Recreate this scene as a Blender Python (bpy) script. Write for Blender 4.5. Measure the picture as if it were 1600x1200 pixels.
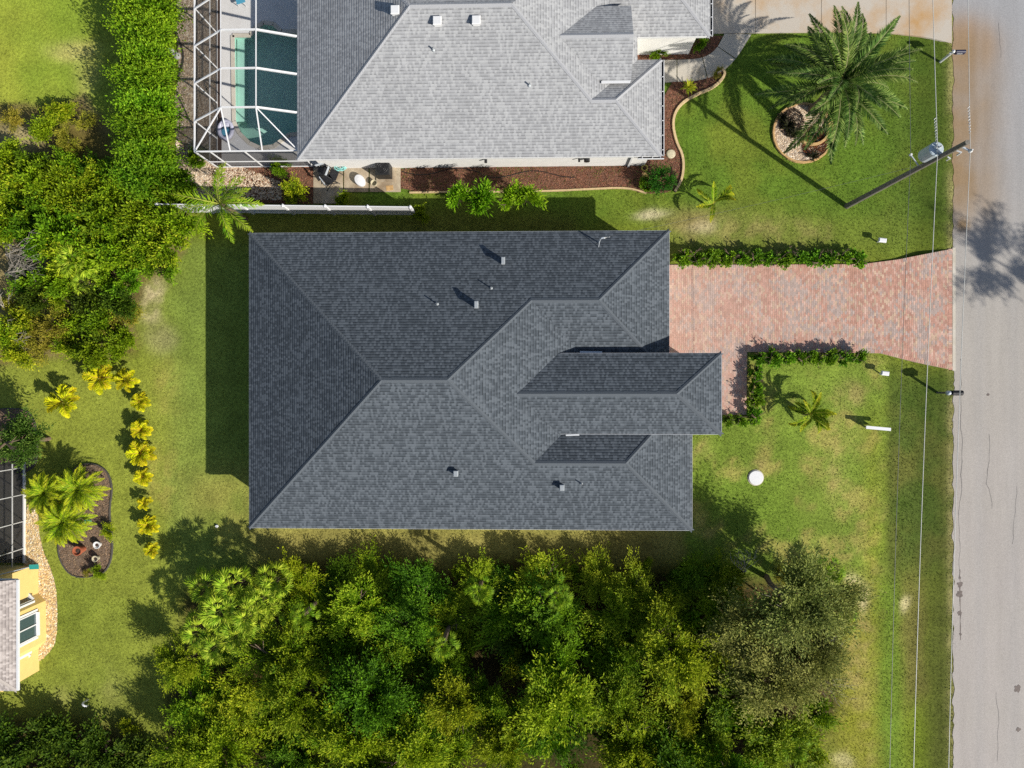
import bpy, math, random
import numpy as np
from mathutils import Vector, Matrix

for _o in list(bpy.data.objects):
    bpy.data.objects.remove(_o)
SC = bpy.context.scene
COL = SC.collection
R_ = math.radians
rng = np.random.default_rng(7)
random.seed(7)

# ------------------------------------------------------------------ camera
CAM_H, CAM_F, CAM_A = 40.0, 1100.0, 0.03
cam = bpy.data.cameras.new('camera')
cam.sensor_width = 36.0
cam.lens = CAM_F / 1600 * 36
cam.clip_end = 2000
cam_o = bpy.data.objects.new('camera', cam)
COL.objects.link(cam_o)
cam_o.location = (0, 0, CAM_H)
cam_o.rotation_euler = (0, CAM_A, 0)
SC.camera = cam_o

# ------------------------------------------------------------------ sky and sun
SUN_EL = R_(33.5)
SX, SY = 0.826, -0.563
sun_vec = Vector((SX * math.cos(SUN_EL), SY * math.cos(SUN_EL), math.sin(SUN_EL)))
world = bpy.data.worlds.new('World')
SC.world = world
world.use_nodes = True
wn = world.node_tree.nodes
wl = world.node_tree.links
for n in list(wn):
    wn.remove(n)
sky_n = wn.new('ShaderNodeTexSky')
sky_n.sky_type = 'NISHITA'
sky_n.sun_disc = False
sky_n.sun_elevation = SUN_EL
sky_n.sun_rotation = math.atan2(SX, SY)
bg = wn.new('ShaderNodeBackground')
bg.inputs['Strength'].default_value = 0.085
wo = wn.new('ShaderNodeOutputWorld')
wl.new(sky_n.outputs[0], bg.inputs[0])
wl.new(bg.outputs[0], wo.inputs[0])

sun_d = bpy.data.lights.new('sun', 'SUN')
sun_d.energy = 5.0
sun_d.angle = R_(0.53)
sun_d.color = (1.0, 0.95, 0.86)
sun_o = bpy.data.objects.new('sun', sun_d)
COL.objects.link(sun_o)
sun_o.rotation_euler = sun_vec.to_track_quat('Z', 'Y').to_euler()
sun_o.location = (30, -20, 60)

vs = SC.view_settings
vs.view_transform = 'Standard'
vs.look = 'None'
vs.exposure = 0.6
vs.gamma = 1
vs.use_curve_mapping = False
SC.cycles.use_denoising = False
SC.cycles.max_bounces = 6
SC.cycles.transparent_max_bounces = 12

# ------------------------------------------------------------------ helpers
_ca, _sa = math.cos(CAM_A), math.sin(CAM_A)


def P(px, py, z=0.0):
    """world point at height z whose place in the 1600x1200 survey picture is (px, py)"""
    dx, dy, dz = (px - 800) / CAM_F, (600 - py) / CAM_F, -1.0
    X = _ca * dx + _sa * dz
    Z = -_sa * dx + _ca * dz
    t = (z - CAM_H) / Z
    return Vector((X * t, dy * t, z))


def PP(pts, z=0.0):
    return [P(x, y, z) for x, y in pts]


def ground_px(X, Y, Z=0.0):
    dz = Z - CAM_H
    cx = _ca * X - _sa * dz
    cz = _sa * X + _ca * dz
    return 800 - cx / cz * CAM_F, 600 + Y / cz * CAM_F


def lin(c):
    c = np.asarray(c, float) / 255.0
    return np.where(c <= 0.04045, c / 12.92, ((c + 0.055) / 1.055) ** 2.4)


KA = 1.55


def C(r, g, b, k=1.0):
    v = lin((r, g, b)) / KA * k
    return (float(v[0]), float(v[1]), float(v[2]), 1.0)


MATS = {}


def new_mat(name):
    m = bpy.data.materials.new(name)
    m.use_nodes = True
    nt = m.node_tree
    b = nt.nodes['Principled BSDF']
    MATS[name] = m
    return m, nt.nodes, nt.links, b


def add_bump(n, l, b, src, strength=0.3, dist=0.02):
    bp = n.new('ShaderNodeBump')
    bp.inputs['Strength'].default_value = strength
    bp.inputs['Distance'].default_value = dist
    l.new(src, bp.inputs['Height'])
    l.new(bp.outputs[0], b.inputs['Normal'])


def plain(name, col, rough=0.6, metal=0.0, var=0.12, scale=6.0, bump=0.0):
    m, n, l, b = new_mat(name)
    tc = n.new('ShaderNodeTexCoord')
    nz = n.new('ShaderNodeTexNoise')
    nz.inputs['Scale'].default_value = scale
    nz.inputs['Detail'].default_value = 5
    l.new(tc.outputs['Object'], nz.inputs['Vector'])
    mr = n.new('ShaderNodeMapRange')
    mr.inputs['From Min'].default_value = 0.3
    mr.inputs['From Max'].default_value = 0.7
    mr.inputs['To Min'].default_value = 1 - var
    mr.inputs['To Max'].default_value = 1 + var
    l.new(nz.outputs[0], mr.inputs[0])
    mx = n.new('ShaderNodeVectorMath')
    mx.operation = 'SCALE'
    mx.inputs[0].default_value = col[:3]
    l.new(mr.outputs[0], mx.inputs['Scale'])
    l.new(mx.outputs[0], b.inputs['Base Color'])
    b.inputs['Roughness'].default_value = rough
    b.inputs['Metallic'].default_value = metal
    if bump:
        add_bump(n, l, b, nz.outputs[0], bump)
    return m


def ramp(n, l, src, stops):
    r = n.new('ShaderNodeValToRGB')
    e = r.color_ramp.elements
    while len(e) < len(stops):
        e.new(0.5)
    for q, (p, c) in zip(e, stops):
        q.position = p
        q.color = c
    l.new(src, r.inputs[0])
    return r.outputs[0]


def noise(n, l, vec, scale, detail=4, rough=0.55):
    z = n.new('ShaderNodeTexNoise')
    z.inputs['Scale'].default_value = scale
    z.inputs['Detail'].default_value = detail
    z.inputs['Roughness'].default_value = rough
    if vec is not None:
        l.new(vec, z.inputs['Vector'])
    return z.outputs[0]


def mixc(n, l, fac, a, b, mode='MIX'):
    m = n.new('ShaderNodeMix')
    m.data_type = 'RGBA'
    m.blend_type = mode
    for sock, v in ((m.inputs[0], fac), (m.inputs[6], a), (m.inputs[7], b)):
        if hasattr(v, 'links') or hasattr(v, 'is_linked'):
            l.new(v, sock)
        else:
            sock.default_value = v
    return m.outputs[2]


def attr_mat(name, rough=0.8, fine=30.0, var=0.35, fine2=8.0, bump=0.4, spec=0.2, transl=0.0, objrand=0.0, huerand=0.0):
    """colour from the mesh's own Col attribute, broken up with fine noise"""
    m, n, l, b = new_mat(name)
    at = n.new('ShaderNodeAttribute')
    at.attribute_name = 'Col'
    col = at.outputs['Color']
    if var:
        tc = n.new('ShaderNodeTexCoord')
        a = noise(n, l, tc.outputs['Object'], fine, 3, 0.7)
        c = noise(n, l, tc.outputs['Object'], fine2, 4)
        ad = n.new('ShaderNodeMath')
        ad.operation = 'ADD'
        l.new(a, ad.inputs[0])
        l.new(c, ad.inputs[1])
        mr = n.new('ShaderNodeMapRange')
        mr.inputs['From Min'].default_value = 0.7
        mr.inputs['From Max'].default_value = 1.3
        mr.inputs['To Min'].default_value = 1 - var
        mr.inputs['To Max'].default_value = 1 + var
        l.new(ad.outputs[0], mr.inputs[0])
        sc = n.new('ShaderNodeVectorMath')
        sc.operation = 'SCALE'
        l.new(col, sc.inputs[0])
        l.new(mr.outputs[0], sc.inputs['Scale'])
        col = sc.outputs[0]
        if bump:
            add_bump(n, l, b, ad.outputs[0], bump, 0.03)
    if objrand or huerand:
        oi = n.new('ShaderNodeObjectInfo')
        hs = n.new('ShaderNodeHueSaturation')
        r1 = n.new('ShaderNodeMapRange')
        r1.inputs['To Min'].default_value = 1 - objrand
        r1.inputs['To Max'].default_value = 1 + objrand
        l.new(oi.outputs['Random'], r1.inputs[0])
        wnz = n.new('ShaderNodeTexWhiteNoise')
        wnz.noise_dimensions = '1D'
        l.new(oi.outputs['Random'], wnz.inputs['W'])
        r2 = n.new('ShaderNodeMapRange')
        r2.inputs['To Min'].default_value = 0.5 - huerand
        r2.inputs['To Max'].default_value = 0.5 + huerand
        l.new(wnz.outputs[0], r2.inputs[0])
        l.new(r1.outputs[0], hs.inputs['Value'])
        l.new(r2.outputs[0], hs.inputs['Hue'])
        l.new(col, hs.inputs['Color'])
        col = hs.outputs[0]
    l.new(col, b.inputs['Base Color'])
    b.inputs['Roughness'].default_value = rough
    b.inputs['Specular IOR Level'].default_value = spec
    if transl:
        tr = n.new('ShaderNodeBsdfTranslucent')
        l.new(col, tr.inputs[0])
        mx = n.new('ShaderNodeMixShader')
        mx.inputs[0].default_value = transl
        l.new(b.outputs[0], mx.inputs[1])
        l.new(tr.outputs[0], mx.inputs[2])
        l.new(mx.outputs[0], n['Material Output'].inputs['Surface'])
    return m


ORI = {}


def np_mesh(name, verts, faces, mat, cols=None, uvs=None, smooth=False):
    """faces: list of tuples, or an int array (N,3|4). cols: per-vertex rgb. uvs: per-loop uv"""
    me = bpy.data.meshes.new(name)
    v = np.asarray(verts, np.float32).reshape(-1, 3)
    if isinstance(faces, np.ndarray):
        k = faces.shape[1]
        tot = np.full(len(faces), k, np.int32)
        idx = faces.reshape(-1).astype(np.int32)
    else:
        tot = np.array([len(f) for f in faces], np.int32)
        idx = np.array([i for f in faces for i in f], np.int32)
    st = np.zeros(len(tot), np.int32)
    st[1:] = np.cumsum(tot)[:-1]
    me.vertices.add(len(v))
    me.vertices.foreach_set('co', v.reshape(-1))
    me.loops.add(len(idx))
    me.loops.foreach_set('vertex_index', idx)
    me.polygons.add(len(tot))
    me.polygons.foreach_set('loop_start', st)
    me.polygons.foreach_set('loop_total', tot)
    me.polygons.foreach_set('use_smooth', np.full(len(tot), bool(smooth)))
    me.update(calc_edges=True)
    if cols is not None:
        c = np.ones((len(v), 4), np.float32)
        c[:, :3] = np.asarray(cols, np.float32).reshape(-1, 3)
        ca = me.color_attributes.new('Col', 'FLOAT_COLOR', 'POINT')
        ca.data.foreach_set('color', c.reshape(-1))
    if uvs is not None:
        ul = me.uv_layers.new(name='UVMap')
        ul.data.foreach_set('uv', np.asarray(uvs, np.float32).reshape(-1))
    if mat is not None:
        me.materials.append(mat if not isinstance(mat, str) else MATS[mat])
    return me


def link(name, me, parent=None, loc=None):
    o = bpy.data.objects.new(name, me)
    COL.objects.link(o)
    if parent is not None:
        o.parent = parent
        ORI[o.name] = ORI.get(parent.name, Vector((0, 0, 0)))
    else:
        ORI[o.name] = Vector((0, 0, 0))
    if loc is not None:
        o.location = loc
        if parent is None:
            ORI[o.name] = Vector(loc)
    return o


def tag(o, label=None, cat=None, group=None, kind=None):
    if label: o['label'] = label
    if cat: o['category'] = cat
    if group: o['group'] = group
    if kind: o['kind'] = kind
    return o


def empty(name, loc, label, cat, group=None, rz=0.0):
    o = bpy.data.objects.new(name, None)
    COL.objects.link(o)
    o.empty_display_size = 0.3
    o.location = loc
    o.rotation_euler = (0, 0, rz)
    ORI[o.name] = Vector(loc)
    return tag(o, label, cat, group)


class MB:
    """collects simple shapes in world coordinates"""
    def __init__(s):
        s.v, s.f, s.uv, s.c = [], [], [], []

    def add(s, vs, fs):
        b = len(s.v)
        s.v += [tuple(p) for p in vs]
        s.f += [tuple(i + b for i in f) for f in fs]
        return s

    def box(s, x0, x1, y0, y1, z0, z1):
        return s.add([(x0, y0, z0), (x1, y0, z0), (x1, y1, z0), (x0, y1, z0), (x0, y0, z1), (x1, y0, z1), (x1, y1, z1), (x0, y1, z1)],
                     [(3, 2, 1, 0), (4, 5, 6, 7), (0, 1, 5, 4), (1, 2, 6, 5), (2, 3, 7, 6), (3, 0, 4, 7)])

    def cbox(s, c, sx, sy, sz, rz=0.0, bev=0.0):
        """box on centre-bottom c, optional chamfered top"""
        ca, sa = math.cos(rz), math.sin(rz)
        lv = []
        rings = [(1, 1, 0), (1, 1, sz - bev)]
        if bev:
            rings.append((1 - 2 * bev / sx, 1 - 2 * bev / sy, sz))
        for ax, ay, z in rings:
            for ex, ey in ((-1, -1), (1, -1), (1, 1), (-1, 1)):
                x, y = ex * ax * sx / 2, ey * ay * sy / 2
                lv.append((c[0] + x * ca - y * sa, c[1] + x * sa + y * ca, c[2] + z))
        fs = [(3, 2, 1, 0)]
        for r in range(len(rings) - 1):
            for k in range(4):
                a, b = r * 4 + k, r * 4 + (k + 1) % 4
                fs.append((a, b, b + 4, a + 4))
        t = (len(rings) - 1) * 4
        fs.append((t, t + 1, t + 2, t + 3))
        return s.add(lv, fs)

    def bar(s, a, b, w, h=None):
        """rectangular bar from a to b"""
        a, b = Vector(a), Vector(b)
        h = h or w
        d = (b - a).normalized()
        up = Vector((0, 0, 1)) if abs(d.z) < 0.95 else Vector((1, 0, 0))
        sd = d.cross(up).normalized()
        u2 = sd.cross(d).normalized()
        vs = []
        for p in (a, b):
            for ex, ey in ((-1, -1), (1, -1), (1, 1), (-1, 1)):
                vs.append(p + sd * (ex * w / 2) + u2 * (ey * h / 2))
        return s.add(vs, [(0, 1, 2, 3), (7, 6, 5, 4), (0, 4, 5, 1), (1, 5, 6, 2), (2, 6, 7, 3), (3, 7, 4, 0)])

    def tube(s, pts, rad, n=6, cap=True):
        pts = [Vector(p) for p in pts]
        if not hasattr(rad, '__len__'):
            rad = [rad] * len(pts)
        vs, fs = [], []
        prev = None
        for i, p in enumerate(pts):
            d = (pts[min(i + 1, len(pts) - 1)] - pts[max(i - 1, 0)]).normalized()
            if prev is None:
                up = Vector((0, 0, 1)) if abs(d.z) < 0.9 else Vector((1, 0, 0))
                sd = d.cross(up).normalized()
            else:
                sd = (prev - d * prev.dot(d)).normalized()
            prev = sd
            u2 = d.cross(sd)
            for k in range(n):
                a = 2 * math.pi * k / n
                vs.append(p + (sd * math.cos(a) + u2 * math.sin(a)) * rad[i])
        for i in range(len(pts) - 1):
            for k in range(n):
                k2 = (k + 1) % n
                fs.append((i * n + k, i * n + k2, (i + 1) * n + k2, (i + 1) * n + k))
        if cap:
            fs.append(tuple(range(n))[::-1])
            fs.append(tuple((len(pts) - 1) * n + k for k in range(n)))
        return s.add(vs, fs)

    def lathe(s, c, prof, n=16):
        vs, fs = [], []
        for r, z in prof:
            for k in range(n):
                a = 2 * math.pi * k / n
                vs.append((c[0] + r * math.cos(a), c[1] + r * math.sin(a), c[2] + z))
        for i in range(len(prof) - 1):
            for k in range(n):
                k2 = (k + 1) % n
                fs.append((i * n + k, i * n + k2, (i + 1) * n + k2, (i + 1) * n + k))
        if prof[-1][0] > 1e-4: fs.append(tuple((len(prof) - 1) * n + k for k in range(n)))
        if prof[0][0] > 1e-4: fs.append(tuple(range(n))[::-1])
        return s.add(vs, fs)

    def prism(s, poly, z0, z1):
        """poly: list of (x, y) counter-clockwise or not; closed slab between z0 and z1"""
        poly = [(p[0], p[1]) for p in poly]
        ar = sum(poly[i][0] * poly[(i + 1) % len(poly)][1] - poly[(i + 1) % len(poly)][0] * poly[i][1] for i in range(len(poly)))
        if ar < 0: poly = poly[::-1]
        n = len(poly)
        vs = [(x, y, z0) for x, y in poly] + [(x, y, z1) for x, y in poly]
        fs = [tuple(range(n))[::-1], tuple(range(n, 2 * n))]
        fs += [(i, (i + 1) % n, n + (i + 1) % n, n + i) for i in range(n)]
        return s.add(vs, fs)

    def build(s, name, mat, parent=None, cols=None, smooth=False, world=True):
        v = np.array(s.v, float)
        if parent is not None and world:
            v = v - np.array(ORI[parent.name])
        me = np_mesh(name, v, s.f, mat, cols, None, smooth)
        return link(name, me, parent)


def smooth_poly(pts, it=2, closed=True):
    """Chaikin corner cutting"""
    pts = [tuple(p) for p in pts]
    for _ in range(it):
        q = []
        m = len(pts)
        rngi = range(m) if closed else range(m - 1)
        if not closed: q.append(pts[0])
        for i in rngi:
            a, b = pts[i], pts[(i + 1) % m]
            q.append(tuple(a[k] * .75 + b[k] * .25 for k in range(len(a))))
            q.append(tuple(a[k] * .25 + b[k] * .75 for k in range(len(a))))
        if not closed: q.append(pts[-1])
        pts = q
    return pts


def in_poly(x, y, poly):
    x, y = np.asarray(x), np.asarray(y)
    ins = np.zeros(x.shape, bool)
    n = len(poly)
    for i in range(n):
        x0, y0 = poly[i][:2]
        x1, y1 = poly[(i + 1) % n][:2]
        if y0 == y1: continue
        c = ((y0 > y) != (y1 > y)) & (x < (x1 - x0) * (y - y0) / (y1 - y0) + x0)
        ins ^= c
    return ins


def vnoise(x, y, cell, seed):
    g = np.random.default_rng(seed).random((256, 256))
    fx, fy = x / cell + 1000.0, y / cell + 1000.0
    ix, iy = np.floor(fx).astype(int), np.floor(fy).astype(int)
    tx, ty = fx - ix, fy - iy
    tx, ty = tx * tx * (3 - 2 * tx), ty * ty * (3 - 2 * ty)
    def G(a, b): return g[a % 256, b % 256]
    return (G(ix, iy) * (1 - tx) * (1 - ty) + G(ix + 1, iy) * tx * (1 - ty) + G(ix, iy + 1) * (1 - tx) * ty + G(ix + 1, iy + 1) * tx * ty)


def fbm(x, y, cell, seed, oct=4):
    s, a, t = 0, 1.0, 0
    for k in range(oct):
        ra = 0.7 + 1.1 * k
        s = s + a * vnoise(x * math.cos(ra) - y * math.sin(ra), x * math.sin(ra) + y * math.cos(ra), cell / 2 ** k, seed + k)
        t += a
        a *= .55
    return s / t


# ------------------------------------------------------------------ materials
attr_mat('lawn', 0.9, 26.0, 0.42, 7.0, 0.6, 0.1)
attr_mat('grass_blade', 0.7, 1, 0, 1, 0, 0.2, 0.25)
attr_mat('leaf', 0.6, 1, 0, 1, 0, 0.12, 0.30, 0.2, 0.014)
attr_mat('paver', 0.85, 40.0, 0.16, 3.0, 0.2, 0.15)
attr_mat('stone', 0.85, 40.0, 0.2, 6.0, 0.3, 0.15)
plain('bark', C(120, 100, 80), 0.9, 0, 0.3, 8, 0.6)
plain('twig_grey', C(175, 165, 150), 0.9, 0, 0.2, 8, 0.4)
plain('white_metal', C(240, 240, 240), 0.35, 0, 0.03)
plain('white_vinyl', C(243, 243, 245), 0.35, 0, 0.03)
plain('white_wall', C(242, 240, 236), 0.8, 0, 0.04, 3, 0.1)
plain('cream_wall', C(225, 215, 195), 0.85, 0, 0.05, 3, 0.1)
plain('yellow_wall', C(242, 210, 130), 0.8, 0, 0.04, 3, 0.1)
plain('vent_grey', C(172, 178, 182), 0.45, 0.1, 0.08)
plain('galvanised', C(215, 222, 228), 0.35, 0.2, 0.05)
plain('dark_metal', C(45, 45, 48), 0.5, 0.3, 0.1)
plain('black_plastic', C(32, 32, 34), 0.5, 0, 0.1)
plain('bronze_frame', C(205, 205, 202), 0.5, 0.1, 0.1)
plain('pole_wood', C(122, 116, 106), 0.85, 0, 0.25, 12, 0.4)
plain('wire', C(205, 205, 200), 0.5, 0, 0.05)
plain('wire_dark', C(90, 92, 92), 0.5, 0, 0.05)
plain('insulator', C(235, 235, 235), 0.3, 0, 0.03)
plain('transformer', C(195, 208, 215), 0.45, 0.1, 0.06)
plain('terracotta', C(175, 95, 60), 0.8, 0, 0.12, 9)
plain('soil', C(70, 52, 42), 0.95, 0, 0.3, 20, 0.6)
plain('teal_plastic', C(60, 165, 150), 0.4, 0, 0.05)
plain('turquoise', C(150, 220, 215), 0.45, 0, 0.08)
plain('blue_plastic', C(90, 170, 200), 0.35, 0, 0.05)
plain('lilac_plastic', C(205, 205, 225), 0.4, 0, 0.05)
plain('edging', C(214, 186, 140), 0.85, 0, 0.15, 6, 0.3)
plain('dark_edging', C(80, 76, 70), 0.85, 0, 0.15, 6, 0.3)
plain('yellow_plastic', C(215, 190, 80), 0.5, 0, 0.08)
plain('pale_stone', C(205, 195, 165), 0.85, 0, 0.15, 10, 0.4)
plain('navy', C(38, 40, 70), 0.4, 0, 0.06)
plain('flash', C(225, 228, 230), 0.4, 0.1, 0.03)
plain('crack', C(132, 127, 123), 0.95, 0, 0.3, 9)
plain('oil_stain', C(110, 98, 92), 0.8, 0, 0.3, 7)
plain('door_paint', C(225, 222, 215), 0.5, 0, 0.03)
plain('fascia_grey', C(200, 204, 210), 0.5, 0, 0.04)
plain('ring_stone', C(205, 165, 110), 0.85, 0, 0.2, 8, 0.4)
plain('ridge_dark', C(91, 98, 105), 0.9, 0, 0.12, 30, 0.2)
plain('ridge_light', C(176, 177, 180), 0.9, 0, 0.06, 30, 0.2)
plain('ridge_tan', C(190, 180, 172), 0.9, 0, 0.08, 30, 0.2)


def shingles(name, dark, mid, light, BAND=0.3):
    m, n, l, b = new_mat(name)
    uv = n.new('ShaderNodeUVMap')
    sp = n.new('ShaderNodeSeparateXYZ')
    l.new(uv.outputs[0], sp.inputs[0])

    def mth(op, a, c=None):
        k = n.new('ShaderNodeMath')
        k.operation = op
        for i, v in enumerate((a, c)):
            if v is None: continue
            if isinstance(v, (int, float)): k.inputs[i].default_value = v
            else: l.new(v, k.inputs[i])
        return k.outputs[0]
    row = mth('FLOOR', mth('ADD', mth('DIVIDE', sp.outputs[1], 0.15), 0.001))
    w1 = n.new('ShaderNodeTexWhiteNoise')
    w1.noise_dimensions = '1D'
    l.new(row, w1.inputs['W'])
    u2 = mth('ADD', sp.outputs[0], mth('MULTIPLY', w1.outputs[0], 0.8))
    colm = mth('FLOOR', mth('DIVIDE', u2, 0.105))
    cv = n.new('ShaderNodeCombineXYZ')
    l.new(row, cv.inputs[0])
    l.new(colm, cv.inputs[1])
    w2 = n.new('ShaderNodeTexWhiteNoise')
    w2.noise_dimensions = '2D'
    l.new(cv.outputs[0], w2.inputs['Vector'])
    base = ramp(n, l, w2.outputs[0], [(0.0, dark), (0.30, dark), (0.42, mid), (0.6, mid), (0.72, light), (1.0, light)])
    tc = n.new('ShaderNodeTexCoord')
    big = noise(n, l, tc.outputs['Object'], 0.55, 5, 0.6)
    fine = noise(n, l, tc.outputs['Object'], 30, 3, 0.7)
    smp = n.new('ShaderNodeMapping')
    smp.inputs['Scale'].default_value = (2.6, 0.16, 1)
    l.new(uv.outputs[0], smp.inputs[0])
    streak = noise(n, l, smp.outputs[0], 1.0, 4, 0.6)
    s = mth('ADD', mth('MULTIPLY', big, 0.26), mth('MULTIPLY', fine, 0.40))
    s = mth('ADD', s, mth('MULTIPLY', streak, 0.22))
    s = mth('ADD', s, 0.56)
    fr = mth('FRACT', mth('DIVIDE', sp.outputs[1], 0.15))
    band = mth('MULTIPLY', mth('LESS_THAN', fr, 0.36), mth('SUBTRACT', 1.35, w2.outputs[0]))
    s = mth('MULTIPLY', s, mth('SUBTRACT', 1.04, mth('MULTIPLY', band, BAND)))
    vm = n.new('ShaderNodeVectorMath')
    vm.operation = 'SCALE'
    l.new(base, vm.inputs[0])
    l.new(s, vm.inputs['Scale'])
    l.new(vm.outputs[0], b.inputs['Base Color'])
    b.inputs['Roughness'].default_value = 0.92
    b.inputs['Specular IOR Level'].default_value = 0.2
    add_bump(n, l, b, fine, 0.35, 0.01)


shingles('shingle_dark', C(81, 88, 95), C(89, 96, 103), C(102, 109, 116), .40)
shingles('shingle_light', C(164, 165, 167), C(170, 171, 173), C(180, 181, 182), .28)
shingles('shingle_tan', C(170, 160, 155), C(182, 172, 166), C(200, 190, 184), .26)


def concrete(name, base, stain, amount, scale=0.5):
    m, n, l, b = new_mat(name)
    tc = n.new('ShaderNodeTexCoord')
    a = noise(n, l, tc.outputs['Object'], scale, 6, 0.65)
    f = noise(n, l, tc.outputs['Object'], 22, 4, 0.7)
    st = ramp(n, l, a, [(0.5 - amount * .4, (0, 0, 0, 1)), (0.78 - amount * .4, (1, 1, 1, 1))])
    c = mixc(n, l, st, base, stain)
    g = ramp(n, l, f, [(0.25, (0.8, 0.8, 0.8, 1)), (0.75, (1.12, 1.12, 1.12, 1))])
    c = mixc(n, l, 1.0, c, g, 'MULTIPLY')
    l.new(c, b.inputs['Base Color'])
    b.inputs['Roughness'].default_value = 0.9
    b.inputs['Specular IOR Level'].default_value = 0.2
    add_bump(n, l, b, f, 0.25, 0.01)


concrete('concrete_drive', C(206, 196, 182), C(200, 158, 104), 0.12, 0.3)
concrete('concrete_path', C(208, 200, 186), C(196, 168, 120), -0.1, 0.5)
concrete('pool_deck', C(232, 230, 228), C(214, 210, 206), 0.0, 0.6)
concrete('pad', C(205, 190, 165), C(160, 140, 115), 0.3, 0.9)
concrete('apron', C(222, 214, 200), C(200, 190, 170), 0.2, 0.9)


def asphalt():
    m, n, l, b = new_mat('asphalt')
    tc = n.new('ShaderNodeTexCoord')
    at = n.new('ShaderNodeAttribute')
    at.attribute_name = 'Col'
    f = noise(n, l, tc.outputs['Object'], 16, 6, 0.8)
    mp = n.new('ShaderNodeMapping')
    mp.inputs['Scale'].default_value = (1.2, 0.12, 1)
    l.new(tc.outputs['Object'], mp.inputs[0])
    st = noise(n, l, mp.outputs[0], 1.3, 5, 0.6)
    g = ramp(n, l, f, [(0.25, (0.72, 0.72, 0.72, 1)), (0.75, (1.22, 1.22, 1.22, 1))])
    h = ramp(n, l, st, [(0.25, (0.9, 0.9, 0.9, 1)), (0.75, (1.08, 1.08, 1.08, 1))])
    c = mixc(n, l, 1.0, at.outputs['Color'], g, 'MULTIPLY')
    c = mixc(n, l, 1.0, c, h, 'MULTIPLY')
    l.new(c, b.inputs['Base Color'])
    b.inputs['Roughness'].default_value = 0.9
    b.inputs['Specular IOR Level'].default_value = 0.25
    add_bump(n, l, b, f, 0.3, 0.01)


asphalt()


def screen(name, alpha, col):
    m, n, l, b = new_mat(name)
    b.inputs['Base Color'].default_value = col
    b.inputs['Roughness'].default_value = 0.7
    tr = n.new('ShaderNodeBsdfTransparent')
    mx = n.new('ShaderNodeMixShader')
    mx.inputs[0].default_value = alpha
    l.new(tr.outputs[0], mx.inputs[1])
    l.new(b.outputs[0], mx.inputs[2])
    l.new(mx.outputs[0], n['Material Output'].inputs['Surface'])


screen('screen_mesh', 0.06, C(70, 70, 70))
screen('screen_wall', 0.6, C(52, 46, 44))
screen('screen_dark', 0.42, C(40, 40, 40))


def water():
    m, n, l, b = new_mat('water')
    b.inputs['Base Color'].default_value = (0.0, 0.03, 0.03, 1)
    b.inputs['Roughness'].default_value = 0.06
    tc = n.new('ShaderNodeTexCoord')
    z = noise(n, l, tc.outputs['Object'], 2.2, 3)
    add_bump(n, l, b, z, 0.15, 0.05)
    tr = n.new('ShaderNodeBsdfTransparent')
    tr.inputs[0].default_value = (0.90, 0.96, 0.95, 1)
    mx = n.new('ShaderNodeMixShader')
    mx.inputs[0].default_value = 0.12
    l.new(tr.outputs[0], mx.inputs[1])
    l.new(b.outputs[0], mx.inputs[2])
    l.new(mx.outputs[0], n['Material Output'].inputs['Surface'])
    m, n, l, b = new_mat('glass')
    b.inputs['Base Color'].default_value = C(70, 90, 95)
    b.inputs['Roughness'].default_value = 0.05
    b.inputs['Specular IOR Level'].default_value = 0.8


water()
plain('pool_plaster', C(196, 240, 224), 0.6, 0, 0.05, 2)
plain('window_dark', C(60, 75, 80), 0.08, 0, 0.1, 2)

# ------------------------------------------------------------------ ground
_gv, _gf = [], []
for _a, _b, _c, _d in ((-400, 400, 29.9, 400), (-400, 400, -400, -29.9), (-400, -36.9, -29.9, 29.9), (30.9, 400, -29.9, 29.9)):
    _k = len(_gv)
    _gv += [(_a, _c, -0.04), (_b, _c, -0.04), (_b, _d, -0.04), (_a, _d, -0.04)]
    _gf.append((_k, _k + 1, _k + 2, _k + 3))
ground_me = np_mesh('ground', _gv, _gf, 'lawn', cols=[C(120, 130, 60)[:3]] * 16)
tag(link('ground', ground_me), kind='structure')

# regions of the survey, in picture points on the ground plane
THICKET = [(288, 930), (320, 905), (440, 895), (520, 885), (640, 882), (800, 885), (900, 890), (1040, 898), (1200, 905), (1290, 912), (1315, 960),
           (1305, 1100), (1270, 1240), (262, 1240), (270, 1100), (285, 1000)]
SCRUB = [(-20, 165), (60, 170), (130, 150), (170, 200), (185, 290), (290, 290), (300, 370), (285, 400), (260, 430), (225, 440), (205, 500), (215, 545),
         (150, 562), (60, 555), (-20, 565)]
DRIVE = [(1030, 414), (1345, 413), (1400, 406), (1487, 389), (1487, 578), (1430, 566), (1375, 552), (1167, 550), (1166, 648), (1100, 648), (1100, 553), (1030, 553)]
BED_FRONT = smooth_poly([(1035, 127), (1100, 125), (1128, 108), (1134, 117), (1116, 137), (1085, 149), (1060, 165), (1050, 190), (1056, 222), (1068, 245),
                         (1067, 278), (1052, 300), (1005, 303), (980, 293), (850, 299), (600, 301), (600, 257), (1000, 250), (1035, 243)], 1)
BED_ENTRY = [(980, 70), (1080, 74), (1085, 56), (1129, 56), (1118, 78), (1096, 92), (980, 94)]
BED_FENCE = [(325, 258), (500, 258), (500, 318), (330, 318)]
GRAVEL_TOP = [(277, -40), (345, -40), (345, 258), (380, 262), (440, 285), (440, 312), (300, 312), (292, 300), (276, 268), (274, 150), (280, 110), (277, 60)]
BED_RING = [(1255 + 47 * math.cos(t / 24 * 2 * math.pi), 208 + 46 * math.sin(t / 24 * 2 * math.pi)) for t in range(24)]
BED_REAR = smooth_poly([(110, 735), (135, 722), (165, 730), (177, 760), (170, 800), (177, 850), (172, 885), (155, 900), (115, 903), (95, 880), (90, 850), (100, 800)], 2)
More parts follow.
